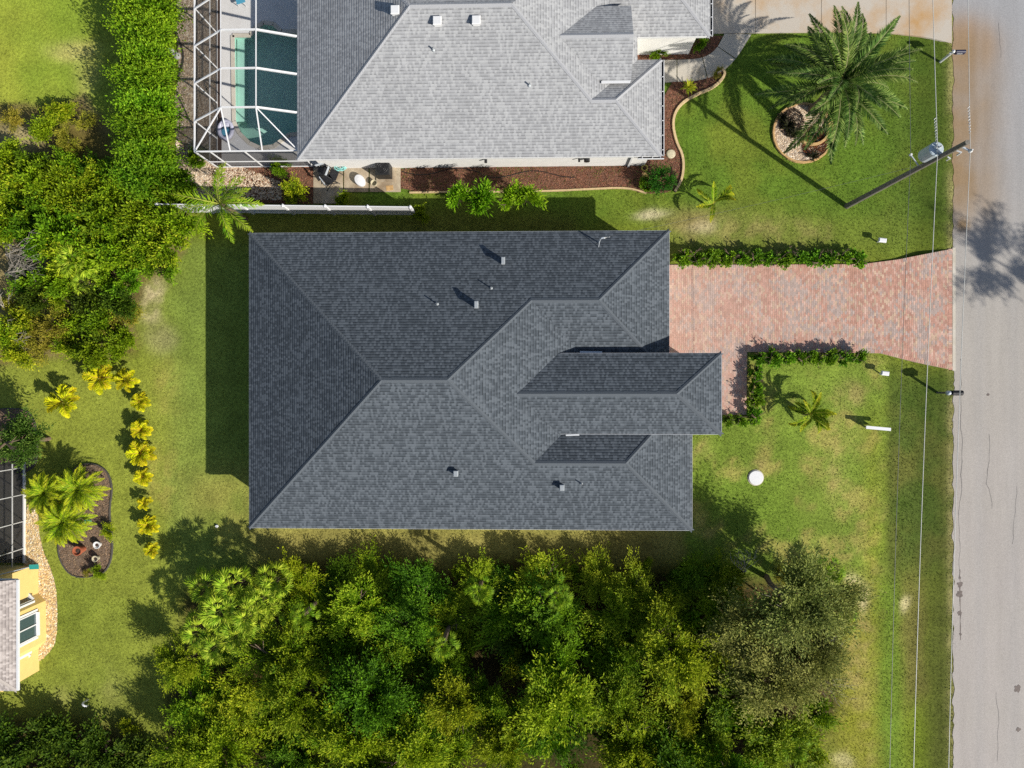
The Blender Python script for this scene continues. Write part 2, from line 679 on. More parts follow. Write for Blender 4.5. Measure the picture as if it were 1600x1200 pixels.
BED_REAR2 = smooth_poly([(-20, 640), (40, 637), (54, 655), (60, 690), (55, 740), (-20, 740)], 2)
STONES_REAR = smooth_poly([(39, 788), (58, 790), (62, 850), (82, 895), (89, 930), (89, 1000), (75, 1022), (58, 1035), (40, 1037), (36, 1000)], 1)
HOUSE_A = [(412, 372), (1040, 372), (1040, 640), (1070, 640), (1070, 815), (412, 815)]
HOUSE_B = [(480, -60), (1090, -60), (1090, 60), (1000, 90), (1025, 100), (1025, 240), (480, 245)]
PAD = [(490, 257), (626, 257), (626, 300), (490, 318)]
POOL_AREA = [(338, -60), (480, -60), (480, 262), (338, 262)]
PATH = [(1030, 94), (1096, 92), (1118, 80), (1132, 50), (1174, 53), (1141, 105), (1100, 127), (1030, 129)]
DRIVE_B = [(1108, -60), (1487, -60), (1487, 68), (1440, 57), (1380, 51), (1108, 53)]
ROAD_X = P(1489, 600).x


def sig(d, w):
    return 1 / (1 + np.exp(-np.clip(d / w, -30, 30)))


def lawn_colour(X, Y):
    px, py = ground_px(X, Y)
    n1 = fbm(X, Y, 3.0, 11)
    n2 = fbm(X, Y, 0.9, 21)
    n3 = fbm(X, Y, 7.0, 31)
    nc = .3 + .7 * sig(fbm(X, Y, .55, 123) - .48, .035)
    jx = px + (n1 - .5) * 26 + (n2 - .5) * 14
    jy = py + (fbm(X, Y, 3.0, 77) - .5) * 26
    col = np.zeros(X.shape + (3,)) + lin((122, 132, 48))

    def lay(c, w):
        nonlocal col
        w = np.clip(w, 0, 1)[..., None]
        col = col * (1 - w) + lin(c) * w

    def rect(x0, x1, y0, y1, s=6):
        return sig(jx - x0, s) * sig(x1 - jx, s) * sig(jy - y0, s) * sig(y1 - jy, s)

    def ell(cx, cy, rx, ry, s=.25):
        return sig(1 - np.hypot((jx - cx) / rx, (jy - cy) / ry), s)
    # rear lawns on the left
    lay((140, 146, 62), rect(-400, 320, 560, 1140, 8))
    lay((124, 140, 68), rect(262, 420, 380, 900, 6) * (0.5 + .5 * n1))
    lay((150, 145, 78), rect(300, 420, 735, 860, 12) * sig(n1 - .45, .06))
    lay((164, 154, 84), rect(225, 275, 560, 800, 8) * sig(n1 - .45, .06) * nc)
    lay((122, 134, 54), rect(60, 200, 900, 1140, 18) * sig(n3 - .45, .08))
    lay((160, 150, 105), ell(110, 1075, 70, 40) * sig(n1 - .5, .06) * .7)
    lay((158, 162, 66), rect(-400, 190, -400, 190, 12))
    lay((132, 152, 54), rect(-400, 190, -400, 190, 12) * sig(n3 - .5, .07))
    lay((190, 178, 118), ell(110, 75, 34, 14) * .8 + ell(140, 120, 20, 40) * .5)
    # north-east lawn of the neighbour
    lay((94, 120, 42), rect(560, 1480, 40, 345, 6))
    lay((118, 128, 50), rect(640, 1480, 40, 345, 10) * sig(n1 - .53, .05) * .8)
    lay((68, 86, 34), sig(px - 1385 - 30 * (n3 - .5), 14) * rect(1300, 1540, 40, 395, 12) * (.4 + .5 * n2))
    lay((106, 122, 52), rect(1050, 1420, 335, 395, 10) * .8)
    lay((146, 136, 88), rect(1050, 1400, 345, 395, 8) * sig(n1 - .54, .05) * nc)
    lay((215, 200, 180), ell(1022, 333, 22, 6) * .9)
    lay((198, 182, 158), ell(1100, 356, 20, 9) * .9)
    lay((150, 128, 95), ell(1085, 345, 34, 14, .4) * .7)
    # side strips
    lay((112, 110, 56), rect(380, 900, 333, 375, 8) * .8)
    lay((158, 146, 88), rect(400, 1080, 815, 885, 8))
    lay((110, 104, 62), rect(400, 1080, 835, 895, 8) * sig(n1 - .5, .06) * .8)
    # front lawn
    fl = rect(1070, 1388, 555, 905, 5)
    lay((126, 144, 62), fl)
    lay((112, 134, 52), fl * sig(n3 - .5, .06))
    lay((158, 150, 88), fl * sig(fbm(X, Y, 1.6, 91) - .585, .03) * nc)
    lay((172, 152, 106), (ell(1095, 700, 14, 16) + ell(1330, 615, 20, 20) + ell(1310, 740, 14, 40) * .8 + ell(1180, 733, 13, 8)) * .75 * nc)
    lay((150, 146, 44), sig(12 - np.abs(px - 1365), 5) * rect(1300, 1400, 640, 1300, 12) * .4 * (.4 + n2))
    # swale: darker grass, with the shading of its slope put into the colour
    lay((84, 100, 44), sig(px - 1388, 2.5) * rect(1360, 1530, 575, 905, 14))
    lay((66, 84, 30), sig(px - 1388, 2.5) * rect(1360, 1530, 575, 905, 14) * sig(n2 - .55, .06))
    lay((112, 108, 58), sig(px - 1388, 4) * rect(1380, 1530, 600, 905, 14) * sig(n1 - .58, .04) * .7)
    low = sig(jy - 905, 14)
    lay((138, 138, 46), low * rect(1300, 1378, 880, 1300, 6))
    lay((170, 152, 98), low * rect(1290, 1372, 880, 1300, 6) * sig(n1 - .54, .05) * nc)
    lay((104, 130, 48), low * rect(1376, 1414, 860, 1300, 7) * (.55 + .6 * n2))
    lay((118, 112, 62), low * rect(1414, 1452, 860, 1130, 4))
    lay((108, 122, 34), low * rect(1414, 1460, 1100, 1400, 8))
    lay((92, 98, 44), low * rect(1452, 1530, 860, 1300, 5))
    lay((214, 198, 165), ell(1354, 932, 7, 20) * .9 + ell(1418, 946, 6, 10) * .9 + ell(1337, 903, 12, 8) * .7 + ell(1317, 1195, 16, 12) * .6)
    lay((158, 146, 108), sig(px - 1481, 2.5) * nc * .8)
    # litter below the thickets
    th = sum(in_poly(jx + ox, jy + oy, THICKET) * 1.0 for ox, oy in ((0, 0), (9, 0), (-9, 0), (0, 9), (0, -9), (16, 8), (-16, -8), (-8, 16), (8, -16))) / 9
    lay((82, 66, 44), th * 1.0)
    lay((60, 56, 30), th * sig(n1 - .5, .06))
    scb = sum(in_poly(jx + ox, jy + oy, SCRUB) * 1.0 for ox, oy in ((0, 0), (9, 0), (-9, 0), (0, 9), (0, -9))) / 5
    lay((112, 98, 56), scb * 1.0)
    lay((150, 132, 100), scb * sig(n1 - .52, .05))
    lay((196, 178, 152), ell(237, 468, 18, 30) * nc + ell(30, 218, 38, 26) * .45 + ell(250, 530, 20, 20) * .4)
    lay((88, 78, 48), rect(-400, 215, 1128, 1400, 8))
    lum = col @ np.array([.3, .6, .1])
    col = (col * .97 + lum[..., None] * np.array([1.12, .95, .5]) * .03) * np.array([1.14, 1.19, .93])
    col = col * (0.74 + 0.52 * n2)[..., None]
    return col / KA


gx = np.arange(-37, 31.01, 0.2)
gy = np.arange(-30, 30.01, 0.2)
GX, GY = np.meshgrid(gx, gy)
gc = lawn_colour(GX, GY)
gz = (fbm(GX, GY, 1.6, 5) - .5) * 0.05 - 0.03
# shallow drainage swale along the road
gz += -0.16 * np.exp(-((GX - (ROAD_X - 1.9)) / 0.95) ** 2)
gz = np.where(GX > ROAD_X - 0.5, 0.004, gz)
# keep the sheet low under built things
_px, _py = ground_px(GX, GY)
for poly in (POOL_AREA,):
    gz = np.where(in_poly(_px, _py, poly), -2.2, gz)
nx, ny = len(gx), len(gy)
ii = (np.arange(ny - 1)[:, None] * nx + np.arange(nx - 1)[None, :]).reshape(-1)
gf = np.stack([ii, ii + 1, ii + 1 + nx, ii + nx], 1)
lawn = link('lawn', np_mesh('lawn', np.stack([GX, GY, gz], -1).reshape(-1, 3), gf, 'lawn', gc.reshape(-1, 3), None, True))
tag(lawn, kind='structure')

# road with its stains as colour of the surface
rx = np.arange(ROAD_X, ROAD_X + 7.2, 0.15)
ry = np.arange(-40, 40.01, 0.2)
RX, RY = np.meshgrid(rx, ry)
rp, rq = ground_px(RX, RY)
rc = np.zeros(RX.shape + (3,)) + lin((184, 177, 168))
n1 = fbm(RX, RY, 1.6, 41)


def rlay(c, w):
    global rc
    w = np.clip(w, 0, 1)[..., None]
    rc = rc * (1 - w) + lin(c) * w


rlay((170, 170, 172), sig(330 - rq, 60))
rlay((172, 132, 84), sig(1 - np.hypot((rp - 1508) / 44, (rq - 70) / 42), .22) * .75)
rlay((160, 134, 102), sig(1552 - rp, 16) * sig(rq - 55, 12) * sig(345 - rq, 14) * (.55 + .8 * n1))
rlay((178, 140, 86), sig(1 - np.hypot((rp - 1504) / 10, (rq - 352) / 9), .2) * .7)
rlay((188, 180, 174), sig(rq - 700, 60) * (.3 + .7 * n1))
rlay((170, 168, 168), sig(5 - np.abs(rp - 1530 - 6 * (n1 - .5)), 3) * .25 + sig(8 - np.abs(rp - 1585), 6) * .3)
n_ = len(rx)
ii = (np.arange(len(ry) - 1)[:, None] * n_ + np.arange(n_ - 1)[None, :]).reshape(-1)
rz = np.full(RX.shape, 0.02)
edge_j = (fbm(RY[:, 0], RY[:, 0] * 0, .5, 3) - .5) * 0.3
RXj = RX.copy()
RXj[:, 0] += edge_j
rv = np.stack([RXj, RY, rz], -1).reshape(-1, 3)
road = link('road', np_mesh('road', rv, np.stack([ii, ii + 1, ii + 1 + n_, ii + n_], 1), 'asphalt', (rc / KA).reshape(-1, 3)))
tag(road, kind='structure')


def strip_px(name, pts, w, mat, parent, z, jit=0.0, n=1):
    """thin flat strip along picture points"""
    pts = [P(x, y, z) for x, y in pts]
    q = []
    for a, b in zip(pts[:-1], pts[1:]):
        k = max(1, int((b - a).length / 0.35))
        for i in range(k):
            q.append(a.lerp(b, i / k) + Vector((random.uniform(-jit, jit), random.uniform(-jit, jit), 0)))
    q.append(pts[-1])
    vs, fs = [], []
    for i, p in enumerate(q):
        d = (q[min(i + 1, len(q) - 1)] - q[max(i - 1, 0)]).normalized()
        s = Vector((-d.y, d.x, 0)) * (w / 2 * random.uniform(.35, 1.3))
        vs += [p - s, p + s]
        if i: fs.append((2 * i - 2, 2 * i - 1, 2 * i + 1, 2 * i))
    return link(name, np_mesh(name, vs, fs, mat), parent)


for pts, w in (([(1546, 678), (1547, 720), (1544, 735), (1542, 755), (1548, 775), (1550, 795)], .025),
               ([(1502, 560), (1501, 640), (1503, 690), (1502, 775), (1499, 800), (1500, 850), (1498, 905)], .03),
               ([(1590, 760), (1586, 800), (1582, 850)], .016), ([(1561, 35), (1564, 90)], .016),
               ([(1557, 1080), (1560, 1130), (1558, 1190)], .016)):
    strip_px('crack', pts, w, 'crack', road, 0.025, 0.045)
for x, y, r in ((1500, 913, .16), (1500, 929, .20), (1500, 958, .14), (1501, 991, .08), (1500, 903, .07), (1544, 617, .08), (1590, 1076, .2), (1591, 1140, .14)):
    c = P(x, y, 0.026)
    vs = [(c.x, c.y, c.z)]
    for k in range(14):
        a = k / 14 * 2 * math.pi
        rr = r * random.uniform(.6, 1.15)
        vs.append((c.x + rr * math.cos(a), c.y + rr * 1.1 * math.sin(a), c.z))
    link('oil_stain', np_mesh('oil_stain', vs, [(0, 1 + k, 1 + (k + 1) % 14) for k in range(14)], 'oil_stain'), road)
strip_px('oil_trail', [(1500, 890), (1501, 1000)], .05, 'oil_stain', road, 0.0245, 0.02)

# ------------------------------------------------------------------ driveway of pavers
c0 = P(1270, 480)
drive = empty('paver_driveway', (c0.x, c0.y, 0), 'red and grey paver driveway with a walk to the front porch', 'driveway')
MB().prism([(p.x, p.y) for p in PP(DRIVE)], -0.1, 0.0535).build('sand_bed', 'pad', drive)
DW = [(p.x, p.y) for p in PP(DRIVE)]
pitx, pity = 0.108, 0.212
bx0, bx1 = min(p[0] for p in DW), max(p[0] for p in DW)
by0, by1 = min(p[1] for p in DW), max(p[1] for p in DW)
cx = np.arange(bx0, bx1, pitx)
cyy = np.arange(by0 - .2, by1, pity)
CX, CY = np.meshgrid(cx, cyy)
CY = CY + (np.arange(len(cx)) % 2)[None, :] * pity / 2
CX, CY = CX.ravel(), CY.ravel()
def edge_dist(X, Y, poly):
    d = np.full(X.shape, 1e9)
    for i in range(len(poly)):
        ax, ay = poly[i]
        bx, by = poly[(i + 1) % len(poly)]
        t = np.clip(((X - ax) * (bx - ax) + (Y - ay) * (by - ay)) / ((bx - ax) ** 2 + (by - ay) ** 2), 0, 1)
        d = np.minimum(d, np.hypot(X - ax - t * (bx - ax), Y - ay - t * (by - ay)))
    return d


ok = in_poly(CX, CY, DW) & (edge_dist(CX, CY, DW) > .13)
CX, CY = CX[ok], CY[ok]
RZ = np.zeros(len(CX))
RAISE = np.zeros(len(CX))
for i in range(len(DW)):
    a_, b_ = Vector(DW[i]), Vector(DW[(i + 1) % len(DW)])
    L_ = (b_ - a_).length
    d_ = (b_ - a_) / L_
    n_in = Vector((-d_.y, d_.x))
    mid_ = (a_ + b_) / 2 + n_in * .1
    if not in_poly(np.array([mid_.x]), np.array([mid_.y]), DW)[0]: n_in = -n_in
    k_ = int(L_ / .108)
    tt = (np.arange(k_) + .5) / k_ * L_
    CX = np.concatenate([CX, a_.x + d_.x * tt + n_in.x * .105])
    CY = np.concatenate([CY, a_.y + d_.y * tt + n_in.y * .105])
    RZ = np.concatenate([RZ, np.full(k_, math.atan2(d_.y, d_.x))])
    RAISE = np.concatenate([RAISE, np.full(k_, .004)])
N = len(CX)
hx, hy = 0.0515, 0.1035
tmpl = np.array([(-1, -1, 0), (1, -1, 0), (1, 1, 0), (-1, 1, 0), (-.94, -.97, 1), (.94, -.97, 1), (.94, .97, 1), (-.94, .97, 1)], float)
hgt = 0.058 + rng.normal(0, .0012, N) + RAISE
V = np.zeros((N, 8, 3))
cz_, sz_ = np.cos(RZ)[:, None], np.sin(RZ)[:, None]
V[:, :, 0] = CX[:, None] + tmpl[None, :, 0] * hx * cz_ - tmpl[None, :, 1] * hy * sz_
V[:, :, 1] = CY[:, None] + tmpl[None, :, 0] * hx * sz_ + tmpl[None, :, 1] * hy * cz_
V[:, :, 2] = np.where(tmpl[None, :, 2] > .5, hgt[:, None], 0.045)
V += np.array([0, 0, 0])
pal = np.array([lin(c) for c in ((208, 170, 158), (202, 154, 142), (212, 188, 164), (178, 170, 170), (196, 144, 128), (216, 184, 172))]) / KA
clus = fbm(CX, CY, 0.9, 61)
prob = np.clip((clus - .3) / .4, 0, 1)
pick = (np.clip(prob + rng.normal(0, .33, N), 0, .999) * 6).astype(int)
order = np.array([3, 5, 0, 2, 1, 4])
pal = pal * .66 + pal.mean(0) * .34
pal = pal * np.array([1.03, .99, .93])
pc = pal[order[pick]] * rng.uniform(.86, 1.12, N)[:, None]
dpx, dpy = ground_px(CX, CY)
pale = sig(1200 - dpx, 50)[:, None] * .35
pc = pc * (1 - pale) + (lin((224, 190, 176)) / KA) * pale
F = np.array([(4, 5, 6, 7), (0, 1, 5, 4), (1, 2, 6, 5), (2, 3, 7, 6), (3, 0, 4, 7)])
FF = (F[None] + (np.arange(N) * 8)[:, None, None]).reshape(-1, 4)
V = V - np.array([c0.x, c0.y, 0])
o = link('pavers', np_mesh('pavers', V.reshape(-1, 3), FF, 'paver', np.repeat(pc, 8, 0)), drive)
tag(o, kind='stuff')
a_, b_ = P(1487, 387), P(1490.5, 579)
MB().box(a_.x + .02, b_.x + .06, b_.y, a_.y, -0.05, 0.05).build('concrete_apron', 'apron', drive)

# neighbour driveway and path, slab by slab
c0 = P(1300, 10)
nd = empty('concrete_driveway', (c0.x, c0.y, 0), 'pale concrete driveway with rusty stains at the road', 'driveway')
xs = [1108, 1180, 1283, 1384, 1487]


def low_edge(x):
    return float(np.interp(x, [1108, 1320, 1400, 1445, 1487], [53, 50.5, 53, 58, 68]))


for x0, x1 in zip(xs[:-1], xs[1:]):
    for y0, y1 in ((-150, -60), (-60, None)):
        top = [(x, y0 + .3) for x in (x0 + .35, x1 - .35)]
        k = 6
        bot = [(x0 + .35 + (x1 - x0 - .7) * (k - i) / k, (low_edge(x0 + (x1 - x0) * (k - i) / k) if y1 is None else y1 - .3)) for i in range(k + 1)]
        MB().prism([(p.x, p.y) for p in PP(top + bot)], -0.08, 0.045).build('slab', 'concrete_drive', nd)
c0 = P(1090, 100)
npth = empty('garden_path', (c0.x, c0.y, 0), 'curved concrete path to the porch of the pale roofed house', 'path')
outer = smooth_poly([(1030, 94), (1064, 94), (1096, 92), (1118, 80), (1132, 53)], 2, False)
inner = smooth_poly([(1030, 129), (1064, 128), (1101, 126), (1142, 105), (1174, 54)], 2, False)


def poly_at(pl, t):
    i = min(int(t * (len(pl) - 1)), len(pl) - 2)
    f = t * (len(pl) - 1) - i
    return (pl[i][0] * (1 - f) + pl[i + 1][0] * f, pl[i][1] * (1 - f) + pl[i + 1][1] * f)


cuts = [0, .25, .52, .76, 1]
for t0, t1 in zip(cuts[:-1], cuts[1:]):
    t0 += .004
    t1 -= .004
    a = [poly_at(outer, t0 + (t1 - t0) * i / 5) for i in range(6)]
    b = [poly_at(inner, t1 - (t1 - t0) * i / 5) for i in range(6)]
    MB().prism([(p.x, p.y) for p in PP(a + b)], -0.08, 0.04).build('slab', 'concrete_path', npth)


# ------------------------------------------------------------------ garden beds
def chips(name, poly_px, parent, dens, size, cols, mat='stone', flat=False, zbase=0.02, seed=1, h=0.4):
    """loose pieces strewn over a bed, one heap nobody could count"""
    r = np.random.default_rng(seed)
    pw = [(p.x, p.y) for p in PP(poly_px)]
    x0, x1 = min(p[0] for p in pw), max(p[0] for p in pw)
    y0, y1 = min(p[1] for p in pw), max(p[1] for p in pw)
    n = int((x1 - x0) * (y1 - y0) * dens)
    X, Y = r.uniform(x0, x1, n), r.uniform(y0, y1, n)
    k = in_poly(X, Y, pw)
    X, Y = X[k], Y[k]
    n = len(X)
    s = size * r.uniform(.6, 1.4, n)
    a = r.uniform(0, 2 * np.pi, n)
    asp = r.uniform(.25, .45, n) if flat else r.uniform(.65, 1, n)
    t = np.array([(1, 0, 0), (0, 1, 0), (-1, 0, 0), (0, -1, 0), (0, 0, 1)], float)
    if not flat:
        t = np.array([(1, 0, .2), (.3, .9, 0), (-.8, .5, .2), (-.8, -.6, 0), (.3, -.9, .2), (.1, .1, 1)], float)
    lx = t[None, :, 0] * s[:, None]
    ly = t[None, :, 1] * (s * asp)[:, None]
    V = np.zeros((n, len(t), 3))
    V[:, :, 0] = X[:, None] + lx * np.cos(a)[:, None] - ly * np.sin(a)[:, None]
    V[:, :, 1] = Y[:, None] + lx * np.sin(a)[:, None] + ly * np.cos(a)[:, None]
    V[:, :, 2] = zbase + t[None, :, 2] * (s * h)[:, None] + r.uniform(-.3, .3, (n, 1)) * t[None, :, 0] * s[:, None] * (1 if flat else .3)
    m = len(t) - 1
    F = np.array([(i, (i + 1) % m, m) for i in range(m)])
    FF = (F[None] + (np.arange(n) * len(t))[:, None, None]).reshape(-1, 3)
    cc = np.array([lin(c) for c in cols]) / KA
    pc = cc[r.integers(0, len(cols), n)] * r.uniform(.75, 1.2, n)[:, None]
    V -= np.array(ORI[parent.name])
    o = link(name, np_mesh(name, V.reshape(-1, 3), FF, mat, np.repeat(pc, len(t), 0)), parent)
    tag(o, kind='stuff')


MULCH = ((146, 98, 76), (118, 76, 58), (170, 120, 94), (96, 66, 52), (158, 108, 86), (120, 104, 70))
GRAV = ((232, 208, 178), (210, 182, 150), (244, 228, 205), (190, 165, 140), (222, 200, 175))


def bed(name, poly, label, kind, seed, soilmat='soil'):
    cx_, cy_ = sum(p[0] for p in poly) / len(poly), sum(p[1] for p in poly) / len(poly)
    c = P(cx_, cy_)
    e = empty(name, (c.x, c.y, 0), label, 'garden bed')
    MB().prism([(p.x, p.y) for p in PP(poly)], -0.06, 0.02).build('soil_bed', soilmat, e)
    if kind == 'mulch': chips('mulch', poly, e, 330, .055, MULCH, flat=True, seed=seed)
    if kind == 'mulch_grey': chips('mulch', poly, e, 260, .055, ((150, 122, 98), (120, 98, 78), (170, 142, 112), (100, 84, 66)), flat=True, seed=seed)
    if kind == 'gravel': chips('gravel', poly, e, 330, .055, GRAV, seed=seed)
    if kind == 'river': chips('river_stones', poly, e, 320, .06, ((240, 214, 160), (226, 196, 140), (248, 232, 200), (212, 178, 128), (232, 190, 130)), seed=seed)
    return e


def edging(e, pts, mat, w=0.13, h=0.1, closed=False, name='edging'):
    q = [P(x, y) for x, y in pts]
    m = MB()
    n = len(q)
    vs, fs = [], []
    for i, p in enumerate(q):
        if closed: d = (q[(i + 1) % n] - q[i - 1]).normalized()
        else: d = (q[min(i + 1, n - 1)] - q[max(i - 1, 0)]).normalized()
        s = Vector((-d.y, d.x, 0)) * w / 2
        vs += [p - s + Vector((0, 0, -.05)), p - s * .8 + Vector((0, 0, h)), p + s * .8 + Vector((0, 0, h)), p + s + Vector((0, 0, -.05))]
    for i in range(n if closed else n - 1):
        a, b = i * 4, ((i + 1) % n) * 4
        fs += [(a, a + 1, b + 1, b), (a + 1, a + 2, b + 2, b + 1), (a + 2, a + 3, b + 3, b + 2)]
    m.add(vs, fs)
    return m.build(name, mat, e)


plain('mulch_soil', C(116, 80, 62), 0.95, 0, 0.35, 18, 0.6)
plain('grey_soil', C(120, 100, 82), 0.95, 0, 0.3, 18, 0.6)
plain('gravel_soil', C(180, 158, 135), 0.95, 0, 0.25, 14, 0.6)
e = bed('mulch_bed', BED_FRONT, 'red mulch bed wrapping the corner of the pale roofed house', 'mulch', 3, 'mulch_soil')
edging(e, smooth_poly([(1128, 108), (1134, 117), (1116, 137), (1085, 149), (1060, 165), (1050, 190), (1056, 222), (1068, 245), (1067, 278), (1054, 300)], 2, False), 'edging', .16, .12)
edging(e, smooth_poly([(1010, 302), (980, 293), (930, 295), (850, 299), (700, 300), (640, 301)], 2, False), 'edging', .10, .08)
bed('mulch_bed', BED_ENTRY, 'small dark mulch bed between porch path and garage wall', 'mulch', 4, 'mulch_soil')
bed('mulch_bed', BED_FENCE, 'mulch bed between pool enclosure and white fence', 'mulch', 5, 'mulch_soil')
e = bed('gravel_bed', GRAVEL_TOP, 'pale gravel strip between tall hedge and pool enclosure', 'gravel', 6, 'gravel_soil')
edging(e, smooth_poly([(275, 50), (284, 70), (288, 90), (284, 110), (277, 125)], 2, False), 'dark_edging', .08, .1)
e = bed('palm_ring_bed', BED_RING, 'round gravel bed with stone ring below the big palm', 'gravel', 7, 'gravel_soil')
edging(e, BED_RING, 'ring_stone', .12, .10, True)
RING_IN = [(1268 + 27 * math.cos(t), 200 + 27 * math.sin(t)) for t in np.linspace(-.9, 2.3, 14)]
edging(e, RING_IN, 'ring_stone', .16, .2, False, 'stone_ring')
mp_ = [(1272 + 22 * math.cos(t), 222 + 26 * math.sin(t)) for t in np.linspace(0, 6.28, 14)[:-1]]
chips('mulch', mp_, e, 500, .055, ((110, 62, 40), (80, 46, 34), (130, 80, 50)), flat=True, zbase=.07, seed=9)
mp_ = [(1236 + 20 * math.cos(t), 192 + 24 * math.sin(t)) for t in np.linspace(0, 6.28, 14)[:-1]]
chips('mulch', mp_, e, 500, .055, ((60, 50, 44), (46, 40, 36), (80, 62, 50)), flat=True, zbase=.07, seed=10)
e = bed('mulch_bed', BED_REAR, 'winding brown mulch bed on the rear lawn with flower pots', 'mulch_grey', 8, 'grey_soil')
edging(e, BED_REAR, 'dark_edging', .07, .07, True)
e = bed('mulch_bed', BED_REAR2, 'brown mulch patch at the left edge under the dark shrub', 'mulch_grey', 12, 'grey_soil')
edging(e, BED_REAR2, 'dark_edging', .07, .07, True)
bed('river_stone_bed', STONES_REAR, 'cream river stone border round the yellow house', 'river', 11, 'gravel_soil')

# ------------------------------------------------------------------ roofs
EAVE = 3.0
TAN = 0.45
CRS = 0.15


def clip_half(poly, f):
    out = []
    n = len(poly)
    for i in range(n):
        a, b = poly[i], poly[(i + 1) % n]
        fa, fb = f(a), f(b)
        if fa >= 0: out.append(a)
        if (fa >= 0) != (fb >= 0):
            t = fa / (fa - fb)
            out.append(a.lerp(b, t))
    return out


def roof_slope(name, pts, mat, parent, lift=0.014):
    """one roof plane cut into overlapping shingle courses, each butt edge proud of the one below"""
    pts = [Vector(p) for p in pts]
    nrm = Vector((0, 0, 0))
    for i in range(len(pts)):
        nrm += (pts[i] - pts[0]).cross(pts[(i + 1) % len(pts)] - pts[0])
    nrm.normalize()
    if nrm.z < 0:
        nrm = -nrm
        pts = pts[::-1]
    h = Vector((0, 0, 1)).cross(nrm).normalized()
    up = nrm.cross(h).normalized()
    o = min(pts, key=lambda p: p.dot(up))
    vmax = max((p - o).dot(up) for p in pts)
    vs, fs, uv = [], [], []
    k = 0
    while k * CRS < vmax:
        a, b = k * CRS, (k + 1) * CRS
        pl = clip_half(pts, lambda p: (p - o).dot(up) - a)
        if len(pl) >= 3: pl = clip_half(pl, lambda p: b - (p - o).dot(up))
        if len(pl) >= 3:
            base = len(vs)
            for p in pl:
                t = ((p - o).dot(up) - a) / CRS
                q = p + nrm * (lift * (1 - t))
                vs.append(q)
            fs.append(tuple(range(base, base + len(pl))))
            uv += [((p - o).dot(h) + 50, min(max((p - o).dot(up), a + .002), b - .002)) for p in pl]
            # butt face along the lower edge
            lowp = [p for p in pl if (p - o).dot(up) - a < 1e-4]
            if len(lowp) >= 2:
                lowp.sort(key=lambda p: p.dot(h))
                p0, p1 = lowp[0], lowp[-1]
                base = len(vs)
                vs += [p0, p1, p1 + nrm * lift, p0 + nrm * lift]
                fs.append((base, base + 1, base + 2, base + 3))
                uv += [((p - o).dot(h) + 50, a + .002) for p in (p0, p1, p1, p0)]
        k += 1
    v = np.array([tuple(p) for p in vs]) - np.array(ORI[parent.name])
    me = np_mesh(name, v, fs, mat, None, uv)
    return tag(link(name, me, parent), kind='stuff')


def ridge_caps(a, b, mat, parent, nl, nr, w=0.15, exp=0.16):
    """overlapping bent caps from a up to b; nl/nr: downhill directions on either side"""
    a, b = Vector(a), Vector(b)
    if a.z > b.z: a, b = b, a
    if abs(a.z - b.z) < 1e-4 and a.x < b.x: a, b = b, a
    d = (b - a)
    L = d.length
    d.normalize()
    nl, nr = Vector(nl).normalized(), Vector(nr).normalized()
    n = max(2, int(L / exp))
    vs, fs = [], []
    for i in range(n):
        t0, t1 = L * i / n, min(L, L * (i + 1.25) / n)
        p0, p1 = a + d * t0, a + d * t1
        u0, u1 = Vector((0, 0, .030)), Vector((0, 0, .018))
        ww = w * random.uniform(.92, 1.06)
        bs = len(vs)
        vs += [p0 + nl * ww + u0, p0 + u0 + Vector((0, 0, .012)), p0 + nr * ww + u0, p1 + nl * ww + u1, p1 + u1 + Vector((0, 0, .012)), p1 + nr * ww + u1,
               p0 + nl * ww, p0, p0 + nr * ww]
        fs += [(bs, bs + 1, bs + 4, bs + 3), (bs + 1, bs + 2, bs + 5, bs + 4), (bs + 6, bs + 7, bs + 1, bs), (bs + 7, bs + 8, bs + 2, bs + 1)]
    m = MB()
    m.add(vs, fs)
    return tag(m.build('ridge_caps', mat, parent), kind='stuff')


def sdir(dx, dy, t=TAN):
    return (dx, dy, -t)


def fascia(pts, parent, mat='fascia_grey', z=EAVE, h=0.16, t=0.05, name='fascia'):
    """boards under the roof edge between consecutive points"""
    for a, b in zip(pts[:-1], pts[1:]):
        a, b = Vector((a[0], a[1], z - h / 2)), Vector((b[0], b[1], z - h / 2))
        d = (b - a).normalized() * .02
        m = MB()
        m.bar(a + d, b - d, t, h)
        m.build(name, mat, parent)


# ---- the house in the middle
YT, YB = 8.0, -7.63
XL = -15.07
XAR = -4.10
YR = (YT + YB) / 2
HW = (YT - YB) / 2
ZR = EAVE + TAN * HW
YG, YD = 4.19, -3.97
ZG, ZD = EAVE + TAN * (YT - YG), EAVE + TAN * (YD - YB)
XGR, XGE = 3.28, 3.28 + (YT - YG)
XDR, XDE = 4.62, 4.62 + (YD - YB)
Bp = (XAR + (YG - YR), YG, ZG)
Ep = (XAR + (YR - YD), YD, ZD)
AL, AR = (XL + HW, YR, ZR), (XAR, YR, ZR)
GR, DR = (XGR, YG, ZG), (XDR, YD, ZD)
TL, BL, TR, BR = (XL, YT, EAVE), (XL, YB, EAVE), (XGE, YT, EAVE), (XDE, YB, EAVE)
XME = XAR + HW
YGS = YG - (YT - YG)
YDN = YD + (YD - YB)
house = empty('house', ((XL + XDE) / 2, YR, 0), 'large house with dark grey shingled hip roof in the middle', 'house')
SD = 'shingle_dark'
roof_slope('roof_slope', [TL, AL, BL], SD, house)
roof_slope('roof_slope', [TL, AL, AR, Bp, GR, TR], SD, house)
roof_slope('roof_slope', [BL, AL, AR, Ep, DR, BR], SD, house)
roof_slope('roof_slope', [AR, Bp, (XME, YGS, EAVE), (XME, YDN, EAVE), Ep], SD, house)
